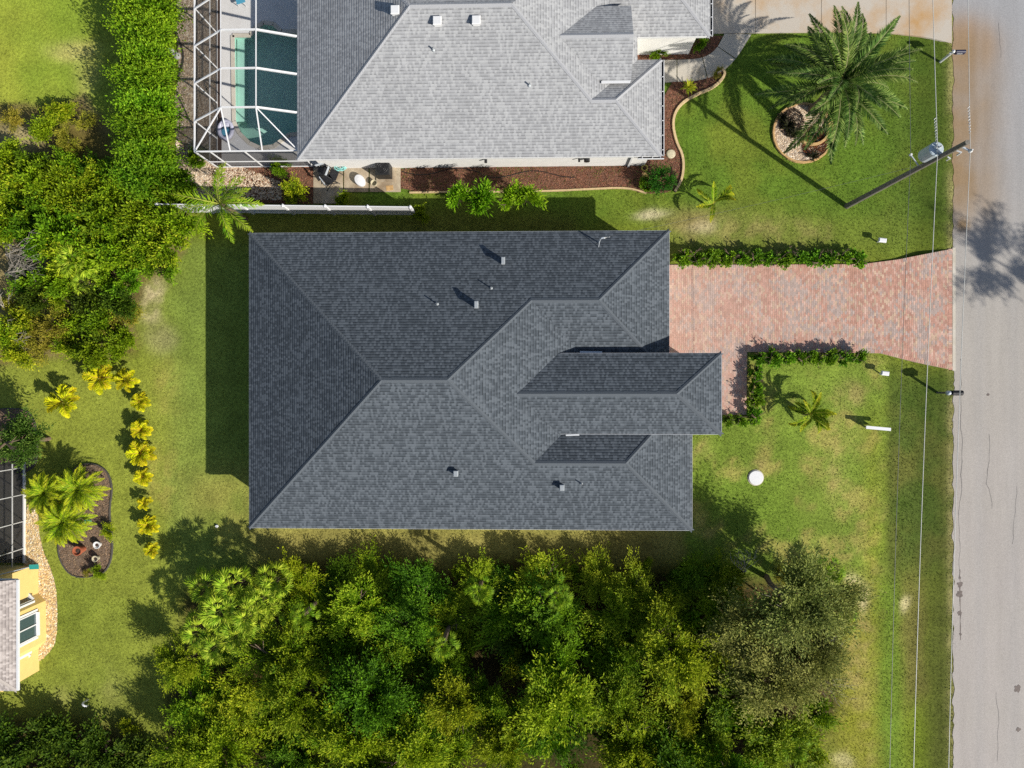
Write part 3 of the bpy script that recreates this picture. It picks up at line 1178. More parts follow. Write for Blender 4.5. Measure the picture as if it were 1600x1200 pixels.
roof_slope('roof_slope', [Bp, GR, (XGE, YGS, EAVE), (XME, YGS, EAVE)], SD, house)
roof_slope('roof_slope', [GR, TR, (XGE, YGS, EAVE)], SD, house)
roof_slope('roof_slope', [Ep, DR, (XDE, YDN, EAVE), (XME, YDN, EAVE)], SD, house)
roof_slope('roof_slope', [DR, BR, (XDE, YDN, EAVE)], SD, house)
# porch wing
ZE = 4.1
YN, YS = 1.55, -2.53
YPR = (YN + YS) / 2
PR_Z = ZE + .93
XPE = P(1127, 612, ZE).x
XPR = P(1057, 612, PR_Z).x


def main_x(z): return XME - (z - EAVE) / TAN


PL = (main_x(PR_Z), YPR, PR_Z)
PRR = (XPR, YPR, PR_Z)
LIFT = .03
PN, PS = (XPE, YN, ZE), (XPE, YS, ZE)
roof_slope('roof_slope', [PL, PRR, PN, (main_x(ZE), YN, ZE)], SD, house)
roof_slope('roof_slope', [PL, PRR, PS, (main_x(ZE), YS, ZE)], SD, house)
roof_slope('roof_slope', [PRR, PN, PS], SD, house)
RD = 'ridge_dark'
ridge_caps(TL, AL, RD, house, sdir(-1, 0), sdir(0, 1))
ridge_caps(BL, AL, RD, house, sdir(-1, 0), sdir(0, -1))
ridge_caps(AL, AR, RD, house, sdir(0, 1), sdir(0, -1))
ridge_caps(Bp, AR, RD, house, sdir(0, 1), sdir(1, 0))
ridge_caps(Ep, AR, RD, house, sdir(0, -1), sdir(1, 0))
ridge_caps(Bp, GR, RD, house, sdir(0, 1), sdir(0, -1))
ridge_caps(TR, GR, RD, house, sdir(0, 1), sdir(1, 0))
ridge_caps((XGE, YGS, EAVE), GR, RD, house, sdir(0, -1), sdir(1, 0))
ridge_caps(Ep, DR, RD, house, sdir(0, 1), sdir(0, -1))
ridge_caps(BR, DR, RD, house, sdir(0, -1), sdir(1, 0))
ridge_caps((XDE, YDN, EAVE), DR, RD, house, sdir(0, 1), sdir(1, 0))
ridge_caps(PL, PRR, RD, house, sdir(0, 1), sdir(0, -1))
ridge_caps(PN, PRR, RD, house, sdir(0, 1), sdir(1, 0, .4))
ridge_caps(PS, PRR, RD, house, sdir(0, -1), sdir(1, 0, .4))
fascia([(XME, YGS), (XGE, YGS), (XGE, YT), (XL, YT), (XL, YB), (XDE, YB), (XDE, YDN), (XME, YDN)], house)
fascia([(main_x(ZE) + .1, YN), (XPE, YN), (XPE, YS), (main_x(ZE) + .1, YS)], house, z=ZE)
MB().prism([(XL + .03, YB + .03), (XDE - .03, YB + .03), (XDE - .03, YDN), (XME + .5, YDN), (XME + .5, YGS), (XGE - .03, YGS), (XGE - .03, YT - .03), (XL + .03, YT - .03)],
           EAVE - .17, EAVE - .14).build('soffit', 'white_wall', house)
MB().prism([(XL + .5, YB + .5), (XDE - .5, YB + .5), (XDE - .5, YDN - .4), (XME + .2, YDN - .4), (XME + .2, YGS + .4), (XGE - .5, YGS + .4), (XGE - .5, YT - .5), (XL + .5, YT - .5)],
           -.1, EAVE - .171).build('wall', 'cream_wall', house)
# porch walls, columns and beam
MB().box(main_x(ZE) + .2, XME + 1.2, YS + .45, YN - .45, 0, ZE - .17).build('entry_wall', 'cream_wall', house)
m = MB()
m.box(XME + 1.2, XPE - .45, YN - .55, YN - .3, 3.45, ZE - .02)
m.box(XME + 1.2, XPE - .45, YS + .3, YS + .55, 3.45, ZE - .02)
m.box(XPE - .7, XPE - .45, YS + .551, YN - .551, 3.45, ZE - .02)
m.build('porch_beam', 'cream_wall', house)
MB().prism([(main_x(ZE) + .3, YS + .03), (XPE - .03, YS + .03), (XPE - .03, YN - .03), (main_x(ZE) + .3, YN - .03)], ZE - .15, ZE - .12).build('porch_soffit', 'white_wall', house)
for yy in (YN - .43, YS + .43):
    MB().lathe((XPE - .6, yy, 0), [(.22, 0), (.22, .2), (.16, .25), (.14, 3.2), (.2, 3.3), (.2, 3.44)], 14).build('porch_column', 'white_wall', house, smooth=False)
MB().box(XME + 1.2, XPE - .1, YS + .2, YN - .2, -.05, .1).build('porch_floor', 'concrete_path', house)
m = MB().box(XGE - .5, XGE - .46, YT - 1.6 - 4.9, YT - 1.6, 0, 2.3)
for k in range(5):
    m.box(XGE - .46, XGE - .445, YT - 6.45, YT - 1.65, .05 + .45 * k, .45 + .45 * k)
m.build('garage_door', 'door_paint', house)
d = MB().box(XME + 1.2, XME + 1.25, YPR - .5, YPR + .5, .1, 2.4).build('front_door', 'navy', house)
MB().tube([(XME + 1.25, YPR + .35, 1.1), (XME + 1.33, YPR + .35, 1.1), (XME + 1.33, YPR + .25, 1.1)], .02).build('door_handle', 'galvanised', d)
for x0 in (-12, -7.5, -3, 1.5):
    w = MB().box(x0, x0 + 1.5, YB + .46, YB + .5, .9, 2.2).build('window', 'window_dark', house)
    m = MB()
    for q in ((x0 - .08, x0, .82, 2.28), (x0 + 1.5, x0 + 1.58, .82, 2.28), (x0, x0 + 1.5, .82, .9), (x0, x0 + 1.5, 2.2, 2.28), (x0 + .72, x0 + .78, .9, 2.2)):
        m.box(q[0], q[1], YB + .43, YB + .499, q[2], q[3])
    m.build('window_frame', 'white_metal', w)


def roof_z_house(x, y):
    return EAVE + TAN * min(YT - y, y - YB, x - XL)


def roof_vent(px, py, zfn, parent, s=.32, h=.34, mat='galvanised', yaw=0.0, w=None):
    w = w or s
    z = 4.0
    for _ in range(8):
        p = P(px, py, z + h)
        z = zfn(p.x, p.y)
    o = MB().cbox((p.x, p.y, z - .15), w * .8, s * .8, h + .1, yaw).build('roof_vent', mat, parent)
    MB().cbox((p.x, p.y, z + h - .05), w, s, .1, yaw, .025).build('vent_hood', mat, o)
    return o


def vent_pipe(px, py, zfn, parent, h=.34, r=.035):
    z = 4.0
    for _ in range(8):
        p = P(px, py, z + h)
        z = zfn(p.x, p.y)
    return MB().lathe((p.x, p.y, z - .05), [(r * 2.6, 0), (r * 2.2, .08), (r, .12), (r, h + .05), (r * .7, h + .05), (r * .7, h - .1)], 10).build('vent_pipe', 'vent_grey', parent)


for x, y in ((786, 407), (744, 476)):
    roof_vent(x, y, roof_z_house, house, .36, .5, 'vent_grey', w=.2)
for x, y in ((712, 740), (878, 762)):
    roof_vent(x, y, roof_z_house, house, .3, .36, 'vent_grey', w=.24)
for x, y in ((767, 449), (682, 474), (909, 757)):
    vent_pipe(x, y, roof_z_house, house)
# service mast with weather head
mz = roof_z_house(*P(938, 375, 4.2)[:2])
mp = P(937, 376, mz + .5)
MAST = Vector((mp.x, mp.y, mz + 1.15))
m = MB().tube([(mp.x, mp.y, mz - .1), (mp.x, mp.y, mz + 1.0), (mp.x + .03, mp.y, mz + 1.12), (mp.x + .14, mp.y + .02, mz + 1.15), (mp.x + .2, mp.y + .02, mz + 1.05)], .04, 8)
ms = m.build('service_mast', 'galvanised', house)
MB().tube([(mp.x + .2, mp.y + .02, mz + 1.05), (mp.x + .3, mp.y + .1, mz + .85), (mp.x + .45, mp.y + .08, mz + 1.0)], .02, 5).build('drip_loop', 'wire', ms)
MB().tube([(mp.x, mp.y, mz + .5), (mp.x - .02, mp.y - .25, mz + .12)], .02, 5).build('mast_brace', 'galvanised', ms)
# flashing pieces where the porch roof meets its neighbours
a, b = P(906, 551, 3.9), P(938, 554, 3.9)
MB().bar((a.x, YN + .09, 3.88), (b.x + .1, YN + .07, 3.86), .10, .03).build('flashing', 'flash', house)
a, b = P(884, 681, 4.06), P(905, 679.5, 4.06)
MB().bar((a.x, YS - .08, 4.1), (b.x, YS - .06, 4.08), .07, .03).build('flashing', 'flash', house)

# ---- pale roofed neighbour
NYB = 11.92
NXL = P(465, 250, EAVE).x
NZR_Y = 18.42
NHW = NZR_Y - NYB
NZR = EAVE + TAN * NHW
NYT = NZR_Y + NHW
NXR = P(799, 8, NZR).x
NWY = 14.42
NWZ = EAVE + TAN * (NWY - NYB)
NXW = NXR + (NZR_Y - NWY)
NXE = P(1033, 200, EAVE).x
NXWR = NXE - (NWY - NYB)
NXME = NXR + NHW
nb = empty('house', ((NXL + NXE) / 2, NZR_Y, 0), 'house with pale grey shingled roof and pool enclosure at the top', 'house')
SL = 'shingle_light'
A1, A2 = (NXL + NHW, NZR_Y, NZR), (NXR, NZR_Y, NZR)
W1, W2 = (NXW, NWY, NWZ), (NXWR, NWY, NWZ)
NWN = NWY + (NWY - NYB)
roof_slope('roof_slope', [(NXL, NYB, EAVE), A1, (NXL, NYT, EAVE)], SL, nb)
roof_slope('roof_slope', [(NXL, NYB, EAVE), A1, A2, W1, W2, (NXE, NYB, EAVE)], SL, nb)
roof_slope('roof_slope', [(NXL, NYT, EAVE), A1, A2, (NXR + NHW, NYT, EAVE)], SL, nb)
roof_slope('roof_slope', [A2, W1, (NXME, NWN, EAVE), (NXME, NYT, EAVE)], SL, nb)
roof_slope('roof_slope', [W1, W2, (NXE, NWN, EAVE), (NXME, NWN, EAVE)], SL, nb)
roof_slope('roof_slope', [W2, (NXE, NYB, EAVE), (NXE, NWN, EAVE)], SL, nb)
# porch wing with a gable end
NPY, NPZ = P(930, 55, 4.85).y, 4.85
NPE = 4.0
NPSY, NPNY = NPY - (NPZ - NPE) / TAN, NPY + (NPZ - NPE) / TAN
NPX = P(988, 60, 4.4).x


def nmain_x(z): return NXME - (z - EAVE) / TAN


roof_slope('roof_slope', [(nmain_x(NPZ), NPY, NPZ), (NPX, NPY, NPZ), (NPX, NPSY, NPE), (nmain_x(NPE), NPSY, NPE)], SL, nb)
roof_slope('roof_slope', [(nmain_x(NPZ), NPY, NPZ), (NPX, NPY, NPZ), (NPX, NPNY, NPE), (nmain_x(NPE), NPNY, NPE)], SL, nb)
m = MB()
m.add([(NPX - .1, NPSY + .2, 2.6), (NPX - .1, NPNY - .2, 2.6), (NPX - .1, NPNY - .2, NPE + .05), (NPX - .1, NPY, NPZ - .05), (NPX - .1, NPSY + .2, NPE + .05),
       (NPX - .3, NPSY + .2, 2.6), (NPX - .3, NPNY - .2, 2.6), (NPX - .3, NPNY - .2, NPE + .05), (NPX - .3, NPY, NPZ - .05), (NPX - .3, NPSY + .2, NPE + .05)],
      [(0, 1, 2, 3, 4), (9, 8, 7, 6, 5), (0, 5, 6, 1), (1, 6, 7, 2), (4, 9, 5, 0)])
m.build('gable_wall', 'white_wall', nb)
MB().bar((nmain_x(NPE) + .3, NPSY, NPE - .08), (NPX, NPSY, NPE - .08), .05, .14).build('fascia', 'flash', nb)
MB().bar((nmain_x(NPE) + .25, NPSY - .09, NPE - .02), (NPX - .05, NPSY - .09, NPE - .02), .12, .04).build('gutter', 'white_metal', nb)
# garage wing
NGS = P(1050, 57, EAVE).y
NGX = P(1109, 30, EAVE).x
NGH = 3.4
NGY = NGS + NGH
NGZ = EAVE + TAN * NGH
roof_slope('roof_slope', [(nmain_x(NGZ), NGY, NGZ), (NGX - NGH, NGY, NGZ), (NGX, NGS, EAVE), (NXME, NGS, EAVE)], SL, nb)
roof_slope('roof_slope', [(NGX - NGH, NGY, NGZ), (NGX, NGS, EAVE), (NGX, NGS + 2 * NGH, EAVE)], SL, nb)
roof_slope('roof_slope', [(nmain_x(NGZ), NGY, NGZ), (NGX - NGH, NGY, NGZ), (NGX, NGS + 2 * NGH, EAVE), (NXME, NGS + 2 * NGH, EAVE)], SL, nb)
RL = 'ridge_light'
ridge_caps((NXL, NYB, EAVE), A1, RL, nb, sdir(-1, 0), sdir(0, -1))
ridge_caps((NXL, NYT, EAVE), A1, RL, nb, sdir(-1, 0), sdir(0, 1))
ridge_caps(A1, A2, RL, nb, sdir(0, 1), sdir(0, -1))
ridge_caps(W1, A2, RL, nb, sdir(0, -1), sdir(1, 0))
ridge_caps(W1, W2, RL, nb, sdir(0, 1), sdir(0, -1))
ridge_caps((NXE, NYB, EAVE), W2, RL, nb, sdir(0, -1), sdir(1, 0))
ridge_caps((NXE, NWN, EAVE), W2, RL, nb, sdir(0, 1), sdir(1, 0))
ridge_caps((nmain_x(NPZ), NPY, NPZ), (NPX, NPY, NPZ), RL, nb, sdir(0, 1), sdir(0, -1))
ridge_caps((NGX, NGS, EAVE), (NGX - NGH, NGY, NGZ), RL, nb, sdir(0, -1), sdir(1, 0))
fascia([(NXL, NYT), (NXL, NYB), (NXE, NYB), (NXE, NWN), (NXME, NWN)], nb, 'white_metal')
fascia([(NXME, NGS), (NGX, NGS), (NGX, NGS + 2 * NGH)], nb, 'white_metal')


def gutter(a, b, parent, off):
    """open trough hung outside the fascia"""
    a, b = Vector((a[0] + off[0] * .03, a[1] + off[1] * .03, EAVE - .09)), Vector((b[0] + off[0] * .03, b[1] + off[1] * .03, EAVE - .09))
    o = Vector((off[0], off[1], 0))
    m = MB()
    v0 = [a, a + o * .11, b + o * .11, b]
    up = Vector((0, 0, .12))
    m.add(v0, [(0, 1, 2, 3)])
    g = m.build('gutter', 'dark_metal', parent)
    m = MB()
    m.bar(a + o * .115 + up * .5, b + o * .115 + up * .5, .03, .13)
    m.build('gutter_lip', 'white_metal', g)
    m = MB()
    L = (b - a).length
    for k in range(int(L / .9) + 1):
        p = a.lerp(b, (k + .4) / (L / .9 + 1)) + up
        m.bar(p, p + o * .11, .03, .015)
    m.build('gutter_hanger', 'white_metal', g)


gutter((NXE, NYB), (NXE, NWN), nb, (1, 0))
gutter((NGX, NGS), (NGX, NGS + 3), nb, (1, 0))
gutter((NXE - 1.2, NYB), (NXE + .15, NYB), nb, (0, -1))
MB().box(NXL + .5, NXE - .4, NYB + .42, NWN - .4, -.1, EAVE - .16).build('wall', 'white_wall', nb)
MB().box(NXL + .5, NXME, NWN - .4, NYT - .4, -.1, EAVE - .161).build('wall', 'white_wall', nb)
MB().box(NXME + .001, NGX - .45, NGS + .45, NGS + 2 * NGH - .4, -.1, EAVE - .162).build('garage_wall', 'white_wall', nb)
MB().prism([(NXL + .03, NYB + .03), (NXE - .03, NYB + .03), (NXE - .03, NWN - .03), (NXME, NWN - .03), (NXME, NYT - .03), (NXL + .03, NYT - .03)], EAVE - .15, EAVE - .12).build('soffit', 'white_wall', nb)
MB().prism([(NXME + .01, NGS + .03), (NGX - .03, NGS + .03), (NGX - .03, NGS + 2 * NGH - .03), (NXME + .01, NGS + 2 * NGH - .03)], EAVE - .15, EAVE - .12).build('soffit', 'white_wall', nb)
for x, r in ((917, .16), (759, .08), (905, .06)):
    p = P(x, 249, 1.5)
    MB().tube([(p.x, NYB + .42, 1.5), (p.x, NYB + .2, 1.5)], r, 10).build('wall_fitting', 'dark_metal', nb)
p = P(989, 250, 2)
MB().bar((p.x, NYB + .36, .05), (p.x, NYB + .36, 2.8), .08, .1).build('downspout', 'white_metal', nb)


def roof_z_nb(x, y):
    return EAVE + TAN * min(y - NYB, x - NXL, NYT - y)


for x, y in ((617, 15), (683, 32), (744, 31)):
    roof_vent(x, y, roof_z_nb, nb, .42, .22, 'white_metal')
for x, y in ((676, 74), (827, 130)):
    vent_pipe(x, y, roof_z_nb, nb, .25, .04)

# ------------------------------------------------------------------ pool enclosure of the neighbour
c0 = P(400, 120)
CX0, CX1 = P(340, 130).x, NXL - .05
CY0 = P(400, 261).y
CY1 = 24.0
WH, CH = 2.75, 3.7
cage = empty('pool_enclosure', (c0.x, c0.y, 0), 'white framed screen enclosure over the swimming pool', 'pool enclosure')
XI = P(345, 100, CH).x
XM = P(400, 100, CH).x
YI = P(345, 168, CH).y
WM = 'white_metal'
bays = [YI, P(345, 107, CH).y, P(345, 47, CH).y, P(345, -13, CH).y, P(345, -70, CH).y]
MB().bar((CX0, CY0, WH), (CX0, CY1, WH), .07, .07).build('top_rail', WM, cage)
MB().bar((CX0, CY0, WH), (CX1, CY0, WH), .07, .07).build('top_rail', WM, cage)
MB().bar((CX0, CY0, 1.0), (CX0, CY1, 1.0), .045, .05).build('chair_rail', WM, cage)
MB().bar((CX0, CY0, 1.0), (CX1, CY0, 1.0), .045, .05).build('chair_rail', WM, cage)
MB().bar((CX0, CY0, .05), (CX0, CY1, .05), .05, .08).build('sole_plate', WM, cage)
MB().bar((CX0, CY0, .05), (CX1, CY0, .05), .05, .08).build('sole_plate', WM, cage)
ys = [CY0] + [b - .35 for b in bays]
for y in ys:
    MB().bar((CX0, y, 0), (CX0, y, WH), .06, .07).build('post', WM, cage)
for x in (P(362, 250).x, P(412, 250).x, CX1 - .05):
    MB().bar((x, CY0, 0), (x, CY0, WH), .06, .06).build('post', WM, cage)
for b in bays:
    MB().bar((XI, b, CH), (XM, b, CH), .07, .12).build('roof_beam', WM, cage)
    MB().bar((XM, b, CH), (CX1, b - .02, EAVE - .05), .09, .12).build('roof_beam', WM, cage)
    MB().bar((CX0, b - .35, WH), (XI, b, CH), .06, .08).build('eave_beam', WM, cage)
for x in (XI, XM):
    MB().bar((x, YI, CH + .002), (x, CY1, CH + .002), .05, .05).build('purlin', WM, cage)
for a, b in (((XI, YI, CH), (CX0, CY0, WH)), ((XI, YI, CH), (P(360, 237, WH).x, CY0, WH)), ((XM, YI, CH), (P(410, 237, WH).x, CY0, WH)), ((XM, YI, CH), (CX1, CY0, WH))):
    MB().bar(a, b, .055, .06).build('hip_beam', WM, cage)


def sheet(pts, mat, parent, name):
    return MB().add(pts, [tuple(range(len(pts)))]).build(name, mat, parent)


for k in range(len(bays) - 1):
    y0, y1 = bays[k], bays[k + 1]
    sheet([(XI, y0 + .04, CH - .03), (XM, y0 + .04, CH - .03), (XM, y1 - .04, CH - .03), (XI, y1 - .04, CH - .03)], 'screen_mesh', cage, 'roof_screen')
    sheet([(XM, y0 + .04, CH - .03), (CX1, y0 + .02, EAVE - .1), (CX1, y1 - .04, EAVE - .1), (XM, y1 - .04, CH - .03)], 'screen_mesh', cage, 'roof_screen')
    sheet([(CX0, y0 - .33, WH), (XI, y0 + .03, CH - .03), (XI, y1 - .04, CH - .03), (CX0, y1 - .4, WH)], 'screen_mesh', cage, 'roof_screen')
sheet([(CX0, CY0, WH), (CX1, CY0, WH), (XM, YI, CH - .03), (XI, YI, CH - .03)], 'screen_mesh', cage, 'roof_screen')
sheet([(CX0 + .02, CY0, .08), (CX0 + .02, CY1, .08), (CX0 + .02, CY1, WH), (CX0 + .02, CY0, WH)], 'screen_wall', cage, 'wall_screen')
sheet([(CX0, CY0 + .02, .08), (CX1, CY0 + .02, .08), (CX1, CY0 + .02, WH), (CX0, CY0 + .02, WH)], 'screen_wall', cage, 'wall_screen')

# pool and deck
POOL = [(365, -10), (365, 30), (364, 56), (366, 190), (372, 205), (385, 222), (405, 232), (425, 231), (440, 222), (448, 212), (475, 210), (475, 60), (460, 52), (420, 55), (395, 48), (380, 20), (380, -10)]
POOL = [(364, 56), (366, 190), (374, 208), (390, 224), (408, 232), (428, 229), (442, 219), (452, 211), (476, 209), (476, 50), (440, 50), (428, 38), (412, 36), (398, 45), (392, 56)]
c0 = P(420, 140)
pool = empty('swimming_pool', (c0.x, c0.y, 0), 'teal swimming pool with pale concrete deck inside the enclosure', 'swimming pool')
pw = [(p.x, p.y) for p in PP(POOL)]
from mathutils.geometry import tessellate_polygon
outer_ = [(CX0, CY0), (NXL + .6, CY0), (NXL + .6, CY1), (CX0, CY1)]
polys = [[Vector((x, y, 0)) for x, y in outer_], [Vector((x, y, 0)) for x, y in pw]]
tri = tessellate_polygon(polys)
allv = outer_ + pw
MB().add([(x, y, .03) for x, y in allv], [tuple(t) for t in tri]).build('pool_deck', 'pool_deck', pool)
m = MB()
n = len(pw)
vs = [(x, y, .03) for x, y in pw] + [(x, y, -.8) for x, y in pw]
m.add(vs, [(i, n + i, n + (i + 1) % n, (i + 1) % n) for i in range(n)] + [tuple(range(n, 2 * n))])
m.build('pool_basin', 'pool_plaster', pool)
MB().add([(x, y, -.12) for x, y in pw], [tuple(range(n))]).build('water', 'water', pool)
edge = [P(x, y) for x, y in POOL]
m = MB()
for i in range(n):
    a, b = edge[i], edge[(i + 1) % n]
    m.bar((a.x, a.y, .05), (b.x, b.y, .05), .22, .06)
m.build('coping', 'apron', pool)
m = MB()
a, b = P(366, 60), P(388, 120)
m.box(a.x, a.x + .45, P(0, 190).y, P(0, 60).y, -.799, -.4)
m.build('swim_ledge', 'pool_plaster', pool)
MB().box(CX0 - .03, CX0 + .25, CY0, CY1, .031, .06).build('planting_strip', 'soil', pool)

c = P(355, 205)
fl = empty('pool_float', (c.x, c.y, .03), 'oval lilac pool float with a blue seat beside the pool', 'pool float')
m = MB()
th = np.linspace(0, 2 * np.pi, 20, endpoint=False)
ring = [(c.x + .38 * math.cos(t), c.y + .5 * math.sin(t), .2) for t in th]
m.tube(ring + [ring[0], ring[1]], .12, 8, False)
m.build('rim', 'lilac_plastic', fl, smooth=True)
MB().lathe((c.x, c.y - .08, .04), [(.3, 0), (.31, .1), (.22, .14), (.05, .12)], 14).build('seat', 'blue_plastic', fl, smooth=True)
MB().cbox((c.x, c.y + .3, .12), .46, .24, .2, 0, .06).build('head_rest', 'lilac_plastic', fl)

# patio chair by the far deck
c = P(380, 5)
ch = empty('patio_chair', (c.x, c.y, .03), 'blue sling patio chair on the pool deck at the top edge', 'chair')
MB().cbox((c.x, c.y, .42), .5, .5, .05, .3).build('seat', 'blue_plastic', ch)
MB().bar((c.x - .2, c.y + .25, .45), (c.x - .28, c.y + .34, .95), .5, .04).build('backrest', 'blue_plastic', ch)
for ex, ey in ((-.22, -.22), (.22, -.22), (.22, .22), (-.22, .22)):
    MB().bar((c.x + ex, c.y + ey, .03), (c.x + ex, c.y + ey, .42), .03).build('leg', 'white_metal', ch)

# ------------------------------------------------------------------ white vinyl fence
fa, fb = P(245, 319, 1.8), P(641, 323.5, 1.8)
fence = empty('vinyl_fence', ((fa.x + fb.x) / 2, (fa.y + fb.y) / 2, 0), 'white vinyl privacy fence between the two houses', 'fence')
K = 6
fpts = [Vector((fa.x, fa.y, 0)).lerp(Vector((fb.x, fb.y, 0)), k / K) for k in range(K + 1)]
for p in fpts:
    q = MB().cbox((p.x, p.y, -.05), .13, .13, 1.88).build('post', 'white_vinyl', fence)
    MB().lathe((p.x, p.y, 1.83), [(.1, 0), (.1, .03), (.0, .1)], 4).build('post_cap', 'white_vinyl', q)
for a, b in zip(fpts[:-1], fpts[1:]):
    d = (b - a).normalized()
    a2, b2 = a + d * .066, b - d * .066
    pn = MB()
    L = (b2 - a2).length
    nb_ = 15
    for k in range(nb_):
        s, e_ = a2 + d * (L * k / nb_ + .004), a2 + d * (L * (k + 1) / nb_ - .004)
        pn.bar(s + Vector((0, 0, .92)), e_ + Vector((0, 0, .92)), .03, 1.62)
    pn.build('panel', 'white_vinyl', fence)
    for z in (.14, 1.76):
        MB().bar(a2 + Vector((0, 0, z)), b2 + Vector((0, 0, z)), .05, .14).build('rail', 'white_vinyl', fence)

# ------------------------------------------------------------------ clutter on the pad by the neighbour's wall
c0 = P(555, 285)
pad = empty('concrete_pad', (c0.x, c0.y, 0), 'worn concrete pad with stepping slabs along the pale house', 'pad')
for x0, x1, y0, y1 in ((490, 536, 262, 318), (538, 576, 262, 300), (578, 626, 262, 300)):
    MB().prism([(p.x, p.y) for p in PP([(x0, y0), (x1, y0), (x1, y1), (x0, y1)])], -.05, .05).build('slab', 'pad', pad)
c = P(603, 270)
ac = empty('air_conditioner', (c.x, c.y, .05), 'black air conditioner condenser on a concrete pad', 'air conditioner')
MB().cbox((c.x, c.y, .05), 1.05, 1.1, .08).build('base_slab', 'pad', ac)
MB().cbox((c.x, c.y, .13), .8, .8, .85, 0, .04).build('casing', 'black_plastic', ac)
m = MB()
for r in (.12, .22, .32):
    rg = [(c.x + r * math.cos(t), c.y + r * math.sin(t), 1.02) for t in np.linspace(0, 2 * np.pi, 17)]
    m.tube(rg, .012, 4, False)
m.build('fan_grille', 'dark_metal', ac)
for k in range(4):
    a = k * math.pi / 2 + .4
    MB().add([(c.x, c.y, 1.0), (c.x + .3 * math.cos(a - .2), c.y + .3 * math.sin(a - .2), .99), (c.x + .3 * math.cos(a + .25), c.y + .3 * math.sin(a + .25), 1.01)], [(0, 1, 2)]).build('fan_blade', 'dark_metal', ac)
c = P(564, 284)
o = MB().lathe((0, 0, 0), [(.28, 0), (.3, .25), (.27, .32), (.1, .35), (.0, .35)], 18)
o = link('storage_tub', np_mesh('storage_tub', np.array(o.v) * np.array([.95, 1.2, 1]), o.f, MATS['white_vinyl'], smooth=False), None, (c.x, c.y, .05))
tag(o, 'oval white plastic tub left of the air conditioner', 'tub')
o.rotation_euler = (0, 0, .6)
c = P(586, 288)
o = link('bucket', MB().lathe((0, 0, 0), [(.13, 0), (.17, .28), (.18, .28), (.15, .26), (.12, .05)], 14).build('bucket', 'pale_stone').data, None, (c.x, c.y, .05))
bpy.data.objects.remove([q for q in bpy.data.objects if q.data == o.data and q != o][0])
tag(o, 'small cream bucket between tub and air conditioner', 'bucket')
c = P(609, 294)
tag(MB().cbox((c.x, c.y, .0), .42, .3, .06, .1, .01).build('paving_block', 'ring_stone'), 'single tan paving block in front of the condenser', 'paving block')
c = P(534, 262)
m = MB()
for k in range(7):
    ph = random.uniform(0, 6)
    rr = random.uniform(.18, .34)
    ox, oy = random.uniform(-.12, .12), random.uniform(-.1, .1)
    m.tube([(c.x + ox + rr * math.cos(t + ph), c.y + oy + rr * .8 * math.sin(t + ph), .12 + .05 * k + .03 * math.sin(3 * t)) for t in np.linspace(0, 5.6, 16)], .028, 5)
tag(m.build('garden_hose', 'turquoise'), 'tangled turquoise garden hose heap against the white wall', 'hose')
for i, (x, y, rz_, lb) in enumerate(((509, 270, .3, 'dark metal folding chair nearest the pool enclosure'), (524, 277, 1.2, 'dark metal folding chair beside the turquoise hose'), (516, 287, 2.2, 'dark metal folding chair nearest the white fence'))):
    c = P(x, y)
    e = empty('folding_chair', (c.x, c.y, .05), lb, 'chair', 'folding chairs on the pad', rz_)
    e.scale = (1.35, 1.35, 1.2)
    for s in (-.2, .2):
        q = MB().tube([(s, -.3, 0), (s, -.05, .45), (s, .2, .85)], .018, 5)
        link('leg', np_mesh('leg', q.v, q.f, 'dark_metal'), e)
        q = MB().tube([(s * .9, .3, 0), (s * .9, -.2, .46)], .018, 5)
        link('leg', np_mesh('leg', q.v, q.f, 'dark_metal'), e)
    q = MB().cbox((0, -.05, .44), .4, .36, .03)
    link('seat', np_mesh('seat', q.v, q.f, 'dark_metal'), e)
    q = MB()
    q.bar((-.2, .15, .75), (.2, .15, .75), .03, .16)
    link('backrest', np_mesh('backrest', q.v, q.f, 'galvanised'), e)
pts = [P(628 + 6 * k, 268 + 5 * math.sin(k * .32) + (4 if k > 20 else 0), .05) for k in range(46)]
tag(MB().tube(pts, .02, 5).build('soaker_hose', 'black_plastic'), 'thin black soaker hose across the mulch below the white wall', 'hose')
c = P(1007, 263)
ringp = [(c.x + .16 * math.cos(t), c.y + .16 * math.sin(t), .06) for t in np.linspace(0, 2 * np.pi, 17)]
tag(MB().tube(ringp, .045, 6, False).build('hose_coil', 'yellow_plastic', smooth=True), 'yellow coiled ring on mulch at the house corner', 'hose')
c = P(1007, 275)
tag(MB().lathe((c.x, c.y, .02), [(.12, 0), (.17, .2), (.18, .2), (.15, .17), (0, .16)], 14).build('flower_pot', 'ring_stone'), 'small tan flower pot on mulch beside the round bush', 'flower pot')
c = P(1048, 241)
tag(MB().lathe((c.x, c.y, .02), [(.24, 0), (.26, .04), (.22, .09), (.1, .11), (0, .11)], 16).build('stepping_stone', 'pale_stone'), 'round pale stone near the curved bed edging', 'stone')
c = P(278, 88)
st = empty('garden_statue', (c.x, c.y, .02), 'small white garden statue in the hedge nook', 'statue')
MB().lathe((c.x, c.y, .02), [(.2, 0), (.2, .06), (.12, .1), (.1, .3), (.16, .36), (.16, .4), (0, .4)], 12).build('pedestal', 'white_wall', st)
MB().lathe((c.x - .03, c.y + .03, .42), [(.1, 0), (.13, .12), (.1, .3), (.05, .38), (.075, .46), (.05, .54), (0, .56)], 12).build('figure', 'white_wall', st, smooth=True)

